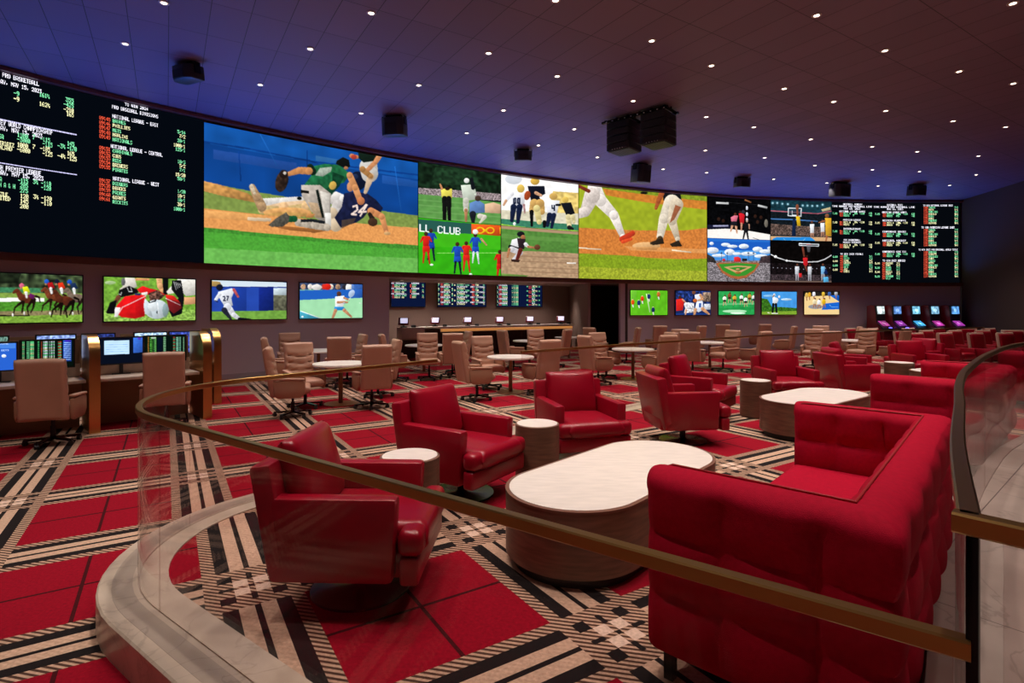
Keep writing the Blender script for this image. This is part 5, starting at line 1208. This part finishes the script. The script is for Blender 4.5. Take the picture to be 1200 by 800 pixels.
def horse(x, y, s, body, dk):
    e(body, x+130*s, y+110*s, 120*s, 62*s, 10, n=.2, ns=4); m(body, [x+50*s, y+90*s, 90*s, x-10*s, y-10*s, 56*s, x-60*s, y+20*s, 34*s]); m(dk, [x+60*s, y+150*s, 40*s, x-40*s, y+230*s, 22*s, x-60*s, y+320*s, 14*s]); m(dk, [x+80*s, y+150*s, 40*s, x+60*s, y+300*s, 16*s]); m(dk, [x+200*s, y+130*s, 44*s, x+130*s, y+230*s, 24*s, x+150*s, y+330*s, 14*s]); m(dk, [x+230*s, y+120*s, 50*s, x+220*s, y+220*s, 24*s, x+180*s, y+300*s, 14*s]); m(dk, [x+250*s, y+70*s, 30*s, x+300*s, y+90*s, 24*s, x+310*s, y+160*s, 10*s])
def jock(x, y, cap, top, tr='#f0f0f0'):
    e(cap, x, y, 34, 34); e('#b08060', x-10, y+38, 16, 16); p(top, [x+10, y+20, x+80, y+10, x+120, y+90, x+30, y+110]); m(tr, [x+60, y+100, 44, x+70, y+160, 30])
horse(250, 310, 1.0, '#6a3420', '#20120c'); jock(305, 235, '#e06a8a', '#d8e020'); p('#6a2060', [420, 340, 490, 370, 470, 430, 400, 390])
horse(640, 290, .95, '#7a4028', '#2a1610'); horse(950, 300, 1.0, '#7a6a5c', '#2a1c18'); horse(780, 330, 1.05, '#5a2c1c', '#160d0a'); jock(650, 178, '#2c62c8', '#b01c20'); jock(795, 180, '#1c2438', '#e03c20'); jock(970, 185, '#2458c0', '#203458')
for x, y in ((180, 640), (700, 620), (340, 620), (1015, 620)): e('#e8e4e0', x, y, 12, 26)
finish(c)
c = tv(121.8, 228.8, 'wall television showing a football player in red lying on the grass, second from the left', '#6d9a3a')
c.view(118, 318, 10.53); p, e, l, m = c.p, c.e, c.l, c.limb
p('#6f9c3c', [30, 50, 1180, 80, 1180, 640, 30, 640], n=.2, ns=4); p('#84a850', [30, 480, 1180, 470, 1180, 640, 30, 640], n=.3, ns=3); e('#c8d4c0', 120, 140, 70, 22, al=.6)
m('#e0a878', [720, 80, 70, 730, 180, 70, 760, 240, 50]); m('#d89868', [440, 100, 30, 590, 100, 30]); m('#121214', [800, 90, 70, 800, 260, 60]); p('#dcd6cc', [300, 80, 420, 80, 450, 190, 400, 210, 280, 210]); e('#6a6a6a', 280, 130, 26, 50); m('#c8c0b4', [300, 200, 60, 260, 230, 50])
p('#e8e4da', [950, 95, 1170, 90, 1170, 290, 1050, 305, 1000, 250, 830, 280, 810, 250, 880, 170], n=.04); p('#d8a074', [1020, 315, 1170, 315, 1170, 400, 1030, 410])
p('#151518', [880, 110, 990, 110, 1010, 220, 1030, 330, 1000, 520, 880, 560, 840, 480, 960, 330, 870, 220]); 
for k in range(4): l('#e0e0e0', 7, [900+k*24, 125+k*8, 930+k*20, 230-k*14])
p('#141416', [230, 230, 350, 180, 450, 220, 470, 260, 380, 290, 250, 320, 220, 280]); l('#e0e0e0', 8, [330, 200, 350, 250, 390, 250, 370, 195]); l('#e0e0e0', 8, [225, 275, 250, 290, 262, 250]); m('#7a4a34', [220, 320, 60, 190, 370, 50]); p('#101012', [70, 500, 120, 380, 200, 350, 190, 430, 170, 520, 90, 520])
p('#e01c20', [200, 420, 300, 310, 480, 280, 560, 300, 540, 420, 545, 550, 420, 580, 260, 560, 180, 500], n=.1, ns=8); p('#a01018', [430, 330, 520, 330, 530, 540, 430, 560], al=.4); l('#f0d8d8', 10, [560, 300, 400, 380, 270, 440, 210, 540]); p('#f0e8e8', [180, 440, 250, 440, 210, 560, 170, 560]); p('#d82024', [450, 220, 520, 180, 600, 210, 700, 230, 790, 280, 760, 330, 600, 290, 480, 260]); p('#30386a', [420, 270, 500, 268, 490, 296, 430, 296]); p('#f0ece8', [500, 265, 580, 250, 575, 290, 510, 292])
p('#7a2024', [800, 300, 980, 380, 1000, 450, 900, 520, 840, 470]); p('#d42c24', [800, 285, 900, 300, 980, 380, 870, 350, 810, 330]); l('#f0e0e0', 7, [800, 330, 980, 415])
p('#6a4a40', [590, 270, 700, 230, 790, 300, 700, 370, 610, 370], n=.7, ns=3); e('#c8d4da', 690, 465, 150, 118, 0); p('#c8d4da', [545, 330, 600, 390, 640, 560, 545, 520, 530, 420]); e('#e6ecee', 640, 430, 60, 60, al=.7); e('#6f8a88', 800, 480, 38, 90, al=.6); l('#f4f6f6', 8, [700, 380, 720, 560]); e('#40484c', 695, 500, 8, 20); p('#18181c', [580, 350, 610, 380, 690, 345, 680, 370, 600, 390])
finish(c)
c = tv(248.4, 335.6, 'wall television showing a baseball outfielder in white beside a blue wall, third from left', '#2448a8')
c.view(230, 310, 5.4545); p, e, l, m = c.p, c.e, c.l, c.limb
p('#c8d6e0', [95, 98, 580, 115, 580, 145, 95, 140]); p('#a88a54', [100, 105, 150, 110, 170, 140, 100, 140]); p('#2a4aa0', [95, 140, 400, 142, 400, 300, 95, 300], n=.06, ns=20); p('#1c3a90', [230, 142, 320, 142, 320, 300, 230, 300], al=.6); p('#182c7c', [400, 142, 492, 142, 492, 300, 400, 298]); l('#14206c', 4, [100, 142, 575, 146]); p('#c0ced4', [492, 150, 580, 150, 580, 200, 492, 200]); p('#6a6a58', [492, 195, 580, 195, 580, 295, 492, 295], n=.3, ns=5); p('#6f9a44', [95, 298, 580, 292, 580, 360, 95, 360], n=.1, ns=6)
e('#181c30', 150, 146, 22, 20); p('#dfe2ea', [140, 175, 230, 150, 240, 180, 225, 215, 235, 262, 180, 265, 150, 215]); m('#dfe2ea', [150, 190, 24, 125, 225, 20]); l('#20243c', 5, [118, 228, 140, 238]); m('#c05a5a', [240, 160, 18, 268, 205, 14]); l('#20243c', 7, [170, 205, 182, 203, 184, 214, 176, 230, 190, 230]); l('#20243c', 7, [194, 202, 206, 202, 198, 230]); m('#d8dae2', [200, 270, 50, 240, 320, 32, 275, 345, 22]); m('#2a2c3c', [180, 290, 36, 210, 330, 20, 225, 352, 12]); m('#181820', [275, 345, 18, 345, 350, 12])
finish(c)
c = tv(351.4, 424.6, 'wall television showing a tennis player in white on a green court, fourth from the left', '#8fd0a0')
c.view(230, 310, 5.4545); p, e, l, m = c.p, c.e, c.l, c.limb
p('#3c4a6a', [660, 112, 1065, 118, 1065, 165, 660, 160], n=.5, ns=4)
for k, cl_ in enumerate(('#c8a080', '#e8e0d8', '#d0c0b0', '#c03c30', '#e8dcc8', '#a08068', '#30303c', '#d8c4b0')): e(cl_, 685+k*44, 142, 16, 18, n=.2)
e('#d82c20', 838, 142, 24, 20); e('#ecece8', 972, 150, 18, 28); e('#e0dcd8', 770, 145, 34, 18); p('#2660b4', [660, 165, 1065, 158, 1065, 215, 900, 215, 660, 228]); p('#3a6cc0', [990, 120, 1065, 122, 1065, 210, 990, 210], al=.7)
p('#9ad2a4', [660, 226, 1065, 212, 1065, 350, 660, 352], n=.03, ns=12); p('#4aa0b8', [660, 295, 800, 345, 660, 350]); l('#f0f4f0', 5, [668, 296, 805, 345]); l('#d8f0d8', 4, [1040, 245, 1062, 248])
e('#5a3a2c', 912, 188, 15, 17); p('#f2f2f2', [888, 205, 945, 198, 955, 225, 935, 272, 888, 268]); m('#c08a68', [905, 240, 16, 965, 240, 12]); m('#c08a68', [945, 212, 14, 975, 225, 10]); l('#e8e8e8', 4, [970, 232, 985, 210]); e('#e8ecf0', 992, 185, 18, 26, 30, al=.7); p('#2c86c8', [884, 268, 940, 268, 962, 292, 915, 290, 880, 295]); m('#c08a68', [890, 292, 22, 872, 340, 14]); m('#c08a68', [945, 290, 22, 990, 332, 12]); e('#a8a8b0', 945, 246, 10, 5); e('#e8f4f4', 680, 332, 8, 6)
finish(c)
c = tv(739, 782.2, 'wall television showing soccer players on bright green grass, right of the corridor', '#5aaa1c')
c.view(735, 335, 12); p, e, l, m = c.p, c.e, c.l, c.limb
p('#5fae22', [40, 50, 575, 50, 575, 425, 40, 425], n=.08, ns=14); p('#86c85a', [40, 60, 140, 60, 120, 200, 40, 240], al=.4); l('#d8f0c0', 12, [270, 110, 320, 370])
for x, y, cl_ in ((80, 230, '#e0551c'), (213, 180, '#e0451c'), (165, 238, '#223a70'), (305, 150, '#26386c'), (365, 335, '#20345c'), (440, 120, '#c06a34')): e('#e0c8a8', x-2, y-32, 13, 12); e(cl_, x, y, 24, 36); m('#e8e8e0', [x, y+40, 20, x+6, y+66, 14])
finish(c)
c = tv(791.9, 832.7, 'wall television showing a basketball player in white holding the ball, second right of the corridor', '#202c58')
c.view(735, 335, 12); p, e, l, m = c.p, c.e, c.l, c.limb
p('#223468', [675, 55, 1180, 55, 1180, 260, 675, 260], n=.7, ns=7); p('#8a7464', [1060, 90, 1180, 90, 1180, 220, 1060, 220], n=.5, ns=6); p('#c8ccd4', [1080, 250, 1180, 250, 1180, 330, 1080, 330], n=.2); p('#1c3c78', [675, 380, 1180, 380, 1180, 420, 675, 420]); p('#e8e8f0', [840, 230, 940, 240, 940, 370, 800, 380], n=.4, ns=5)
e('#4a2c20', 740, 160, 20, 24); p('#d82c24', [690, 190, 780, 175, 800, 240, 780, 340, 690, 350]); m('#c89070', [780, 190, 24, 830, 240, 20]); m('#e8e8ec', [830, 260, 60, 850, 340, 40]); m('#d8a080', [830, 340, 30, 820, 400, 18])
e('#7a4c34', 938, 92, 26, 30); p('#e4e6f0', [950, 125, 1020, 110, 1050, 150, 1060, 230, 960, 220]); m('#d09870', [1030, 130, 40, 1060, 185, 30, 1000, 200, 24]); e('#c8682c', 955, 205, 30, 26); p('#dfe4f4', [975, 225, 1060, 215, 1080, 330, 1000, 370, 950, 330]); p('#2c58a8', [1010, 240, 1040, 240, 1035, 300, 1010, 300]); m('#d09870', [960, 330, 44, 945, 400, 30]); m('#d09870', [1060, 320, 50, 1150, 395, 26])
finish(c)
c = tv(842.2, 884, 'wall television showing many players on a green pitch, third right of the corridor', '#2f9a50')
c.view(835, 335, 7.742); p, e, l, m = c.p, c.e, c.l, c.limb
p('#2f9c52', [50, 40, 385, 40, 385, 260, 50, 260], n=.12, ns=12); l('#7cc890', 16, [60, 165, 380, 160], al=.6); e('#a8dcb0', 200, 228, 110, 14); e('#d8f0d8', 230, 246, 70, 8); p('#1f8040', [60, 200, 380, 190, 380, 215, 60, 215], al=.5)
for x, y, a, b_ in ((110, 115, '#f0ecdc', '#141414'), (155, 90, '#8a5030', '#3a2018'), (200, 110, '#d8a840', '#5a3018'), (262, 105, '#f0f0ec', '#181818'), (300, 125, '#f4f4f0', '#181818'), (335, 95, '#c89a40', '#602c18'), (372, 105, '#e8e8e4', '#203050')):
    e('#6a4028', x+4, y-26, 8, 8); e(a, x, y, 18, 20); e(b_, x, y+22, 14, 12); m('#d0a080', [x-6, y+30, 8, x-12, y+62, 6]); m('#d0a080', [x+8, y+30, 8, x+14, y+58, 6])
finish(c)
c = tv(892.8, 933.6, 'wall television showing a golfer in white swinging against blue sky, fourth right of the corridor', '#4a90d0')
c.view(835, 335, 7.742); p, e, l, m = c.p, c.e, c.l, c.limb
p('#4690d4', [440, 40, 775, 40, 775, 210, 440, 210], n=.06, ns=14); e('#c0dcf0', 670, 122, 50, 10); e('#a8d0ec', 520, 90, 60, 10, al=.7); p('#3a6a20', [440, 110, 500, 120, 540, 190, 620, 190, 770, 200, 770, 235, 440, 240], n=.35, ns=4); p('#7a9a34', [440, 232, 775, 225, 775, 262, 440, 262], n=.1)
e('#e8e8ec', 605, 98, 10, 12); p('#e4e6ec', [545, 95, 590, 110, 600, 125, 580, 165, 545, 160]); e('#f0f0f0', 560, 78, 10, 9); m('#b08060', [548, 100, 10, 560, 82, 8]); m('#15171c', [552, 165, 22, 545, 240, 15]); m('#15171c', [575, 165, 22, 582, 240, 15]); l('#e8e8e8', 8, [535, 248, 595, 248]); l('#f4f4f4', 6, [500, 240, 520, 246])
finish(c)
c = tv(942.6, 983.4, 'wall television showing basketball players on a tan and blue court, rightmost television', '#e0c088')
c.view(835, 335, 7.742); p, e, l, m = c.p, c.e, c.l, c.limb
p('#e4c48c', [825, 40, 1155, 40, 1155, 262, 825, 262]); p('#2a2420', [825, 40, 1155, 45, 1150, 85, 825, 95], n=.7, ns=4); p('#1c62c0', [1060, 85, 1155, 85, 1155, 145]); p('#1c62c0', [1010, 160, 1155, 145, 1155, 210, 990, 215]); l('#8ab8e8', 4, [1060, 170, 1080, 190, 1140, 190]); e('#8c8c90', 935, 188, 66, 20)
for x, y, cl_ in ((880, 80, '#d8a030'), (855, 85, '#d8b060'), (920, 75, '#e8e8f0'), (1005, 75, '#d8b040'), (1060, 72, '#4060a0'), (1120, 68, '#a8a8b0')): e(cl_, x, y, 15, 24, n=.2); m('#a87050', [x, y+20, 10, x+2, y+46, 7])
for x, y, cl_ in ((1010, 145, '#e0b020'), (965, 150, '#ececf0'), (925, 145, '#e8d8b0')): e('#6a4030', x+6, y-28, 8, 9); e(cl_, x, y, 17, 26); m('#a87050', [x-4, y+22, 10, x-10, y+52, 7]); m('#a87050', [x+8, y+22, 10, x+14, y+48, 7])
finish(c)

# ---- odds screens over the counter
def recess_pt(px):
    # on the recess back wall plane
    (ax, ay), (bx, by) = bk0, bk1; k = (px-600)/F; t = (ax-k*ay)/(k*(by-ay)-(bx-ax)); return (ax+(bx-ax)*t, ay+(by-ay)*t)
def rows_of_odds(c, cols, y0, y1, n_):
    for k in range(n_):
        y = y0+(y1-y0)*k/n_; h = (y1-y0)/n_*.86
        for x0, x1, st, cl_ in cols[k % len(cols)]: T(x0, y, x1, h, st, cl_)
GB = 'odds screens over the betting counter'
for px0, px1, lab, lay in ((457.2, 496.8, 'leftmost odds screen over the betting counter', 0), (511.8, 567.8, 'middle odds screen over the betting counter', 1), (580.8, 633.2, 'rightmost odds screen over the betting counter', 2)):
    c = flat_tv(recess_pt(px0), recess_pt(px1), 1.83, 3.05, 260, 170, lab, '#0a1434', GB, name='odds_screen', cat='screen', off=.14, depth=.06); c.view(450, 320, 6.316); T = c.text
    if lay == 0:
        rows_of_odds(c, [[(45, 170, 'PRO BASEBALL', WH), (205, 262, 'LEAGUE', WH)], [(62, 76, '21', RD), (80, 165, 'METS 110', GR), (192, 204, '55', RD), (208, 240, 'CUBS', GR), (282, 296, '51', GR)], [(45, 58, '7', YE), (62, 76, '22', RD), (80, 150, 'REDS 90', YE), (192, 204, '56', RD), (208, 236, 'SOX', YE), (282, 296, '71', YE)]], 30, 185, 12)
    elif lay == 1:
        rows_of_odds(c, [[(400, 412, '7', GR), (420, 440, '31', RD), (445, 490, 'HEAT', YE), (500, 512, '3', GR), (520, 530, '8', YE), (540, 632, 'KINGS 120', GR), (650, 672, '90', RD), (676, 700, 'TAM', YE), (732, 746, '51', GR)], [(420, 492, 'SERIES', WH), (540, 620, 'PLAYOFF', WH), (640, 745, 'EAST DIVISION', WH)], [(400, 412, '8', YE), (420, 440, '32', RD), (445, 480, 'SUNS', GR), (500, 512, '4', YE), (540, 600, 'STARS', YE), (650, 672, '91', RD), (676, 694, 'LAK', GR), (732, 746, '71', YE)]], 45, 235, 15)
    else:
        rows_of_odds(c, [[(835, 846, '1', GR), (852, 872, '41', RD), (875, 915, 'RAYS', GR), (945, 995, '-110', GR), (1055, 1068, '8', GR), (1072, 1092, '61', RD), (1095, 1135, 'JETS', YE), (1142, 1156, '21', GR)], [(835, 846, '2', YE), (852, 872, '42', RD), (875, 915, 'TWIN', YE), (945, 995, '+120', YE), (1072, 1092, '62', RD), (1095, 1120, 'SOX', GR)], [(852, 915, 'LEAGUE', WH), (945, 995, '-120', GR), (1095, 1120, 'ALL', WH)]], 60, 240, 16)
    finish(c, blur=0)

# ---- carrel monitors
GM = 'monitors on the betting carrels'
def monitor(o, u0, u1, z0, z1, label, bg, v=.60):
    c = flat_tv(loc2(o, u0, v), loc2(o, u1, v), z0, z1, 150, 96, label, bg, GM, depth=.045, bez=.02, name='desk_monitor', off=0, cat='monitor')
    A, B = loc2(o, (u0+u1)/2, v+.035), 0
    b = bmesh.new(); box(b, (A[0], A[1], z0-.05), (.05, .03, .22), R(35)); box(b, (A[0], A[1], .765+.004), (.24, .12, .008), R(35)); s_ = obj('stand', b, 'black_plastic', c.root); s_.matrix_parent_inverse = Matrix.Translation(c.root.location).inverted(); return c
def upx(o, px, v=.60):
    ax, ay = loc2(o, 0, v); k = (px-600)/F; return (ax-k*ay)/(k*AR[1]-AR[0])
c = monitor(c0, upx(c0, -22), upx(c0, 19), .93, 1.30, 'blue-lit monitor at the far left edge carrel', '#2c62c4'); c.view(0, 380, 10); c.p('#6aa0e8', [-300, 205, 180, 205, 180, 280, -300, 280], al=.5); T = c.text; T(-100, 222, 105, 20, 'WELCOME', '#cfe0ff'); T(-120, 300, 105, 22, 'PLACE BETS', '#cfe0ff'); c.e('#e8f0ff', 45, 370, 28, 20); finish(c)
c = monitor(c0, upx(c0, 24.5), upx(c0, 86), .93, 1.32, 'monitor with green odds columns behind the large left tan chair', '#06120c'); c.view(0, 380, 10); T = c.text
for k in range(14):
    y = 200+k*17; cl_ = ('#5fe08a', '#8fe8a8', '#d8e0a0')[k % 3]; T(262, y, 290, 14, '12', cl_); T(312, y, 350, 14, '=4', '#7fe0a0'); T(355, y, 400, 14, 'REDS', cl_); T(440, y, 462, 14, '7', '#5fe08a'); T(480, y, 495, 14, '1', '#e8603c'); T(505, y, 640, 14, 'CUBS 110 8', ('#e8f0ff', cl_)[k % 2]); T(680, y, 720, 14, '45', ('#e8603c', '#7fe0a0')[k % 2])
c.p('#2a54b8', [740, 185, 835, 185, 835, 430, 740, 430], al=.9); 
for k in range(9): c.l('#a8c8ff', 9, [745, 215+k*24, 828, 217+k*24])
c.p('#4a2cc0', [760, 185, 830, 187, 830, 205, 760, 205]); finish(c)
c = monitor(c0, upx(c0, 117), upx(c0, 167), .93, 1.32, 'monitor with a pale blue window on black in the right carrel', '#0a1020'); c.view(110, 380, 7.5); c.p('#b8d8f8', [92, 145, 310, 138, 312, 258, 92, 268], n=.04, ns=20)
for k in range(4): c.l('#7fa8d8', 3, [105, 180+k*20, 298, 176+k*20])
c.p('#3c6cc8', [345, 118, 432, 115, 432, 245, 345, 250]); c.p('#5a3cc0', [385, 116, 410, 116, 410, 134, 385, 134]); finish(c)
c = monitor(c0, upx(c0, 170), upx(c0, 217), .93, 1.33, 'monitor with green bracket columns in the right carrel', '#06140e'); c.view(110, 380, 7.5); T = c.text
for k in range(12):
    y = 112+k*14; T(472, y, 488, 11, '7', '#e0a040'); T(495, y, 520, 11, '=1', '#7ff060'); T(525, y, 552, 11, '21', '#8ff080'); T(612, y, 634, 11, '5', '#a8e8b0'); T(695, y, 715, 11, '33', ('#e8604c', '#7fe0a0')[k % 2]); T(722, y, 765, 11, 'METS', '#a8f0d0'); T(782, y, 796, 11, '2', '#b8f0c0')
c.p('#0a1434', [560, 118, 605, 118, 605, 260, 560, 260], al=.6); c.e('#e8f4e8', 525, 120, 24, 8, al=.7); finish(c)
for q0, q1, lab, bg in ((-12, 9, 'leftmost rear-row monitor peeking over the near carrels', '#5c7a70'), (43, 88, 'second rear-row monitor peeking over the near carrels', '#8fa8f0'), (97, 134, 'third rear-row monitor peeking over the near carrels', '#2c3870'), (158, 195, 'fourth rear-row monitor peeking over the near carrels', '#a8c8f0'), (199, 233, 'rightmost rear-row monitor peeking over the near carrels', '#4454a8')):
    o_, u0, u1 = p3, upx(p3, q0), upx(p3, q1)
    c = monitor(o_, u0, u1, .95, 1.335, lab, bg); c.a *= (1+.5*upnoise(c.H, c.W, 7))[..., None]; finish(c)

# ---- kiosk pictures
for k, (ko, lab) in enumerate(KIOSKS):
    up = ('#d8ecec', '#5f86c4', '#7fc4e8', '#7fb0d0', '#5a90d0')[k]; lo_ = ('#a04888', '#8a3c98', '#4aa0dc', '#a83c90', '#9a3c9c')[k]
    for zc, hh, yy, tilt, col, nm in ((1.68, .32, -.118, -5, up, 'upper_screen'), (1.13, .30, -.245, -48, lo_, 'lower_screen')):
        c = Canvas([(-.25, 0), (.25, 0)], -hh/2, hh/2, 48, 30, col); c.a *= (1+.35*upnoise(30, 48, 8))[..., None]
        gx, gy = np.meshgrid(np.linspace(-1, 1, 48), np.linspace(-1, 1, 30)); c.a += (.25*((gx**2+gy**2) < .18))[..., None]
        o = c.build(nm); o.parent = ko; o.location = (0, yy, zc); o.rotation_euler = (R(tilt), 0, 0)
    if k < 2:
        b = bmesh.new(); lathe(b, [(.07, 0), (.07, .02), (.04, .035)], 16, c=(.20, -.38, .93)); o = obj('play_button', b, 'blue_button', ko); o['label'] = 'glowing blue button'
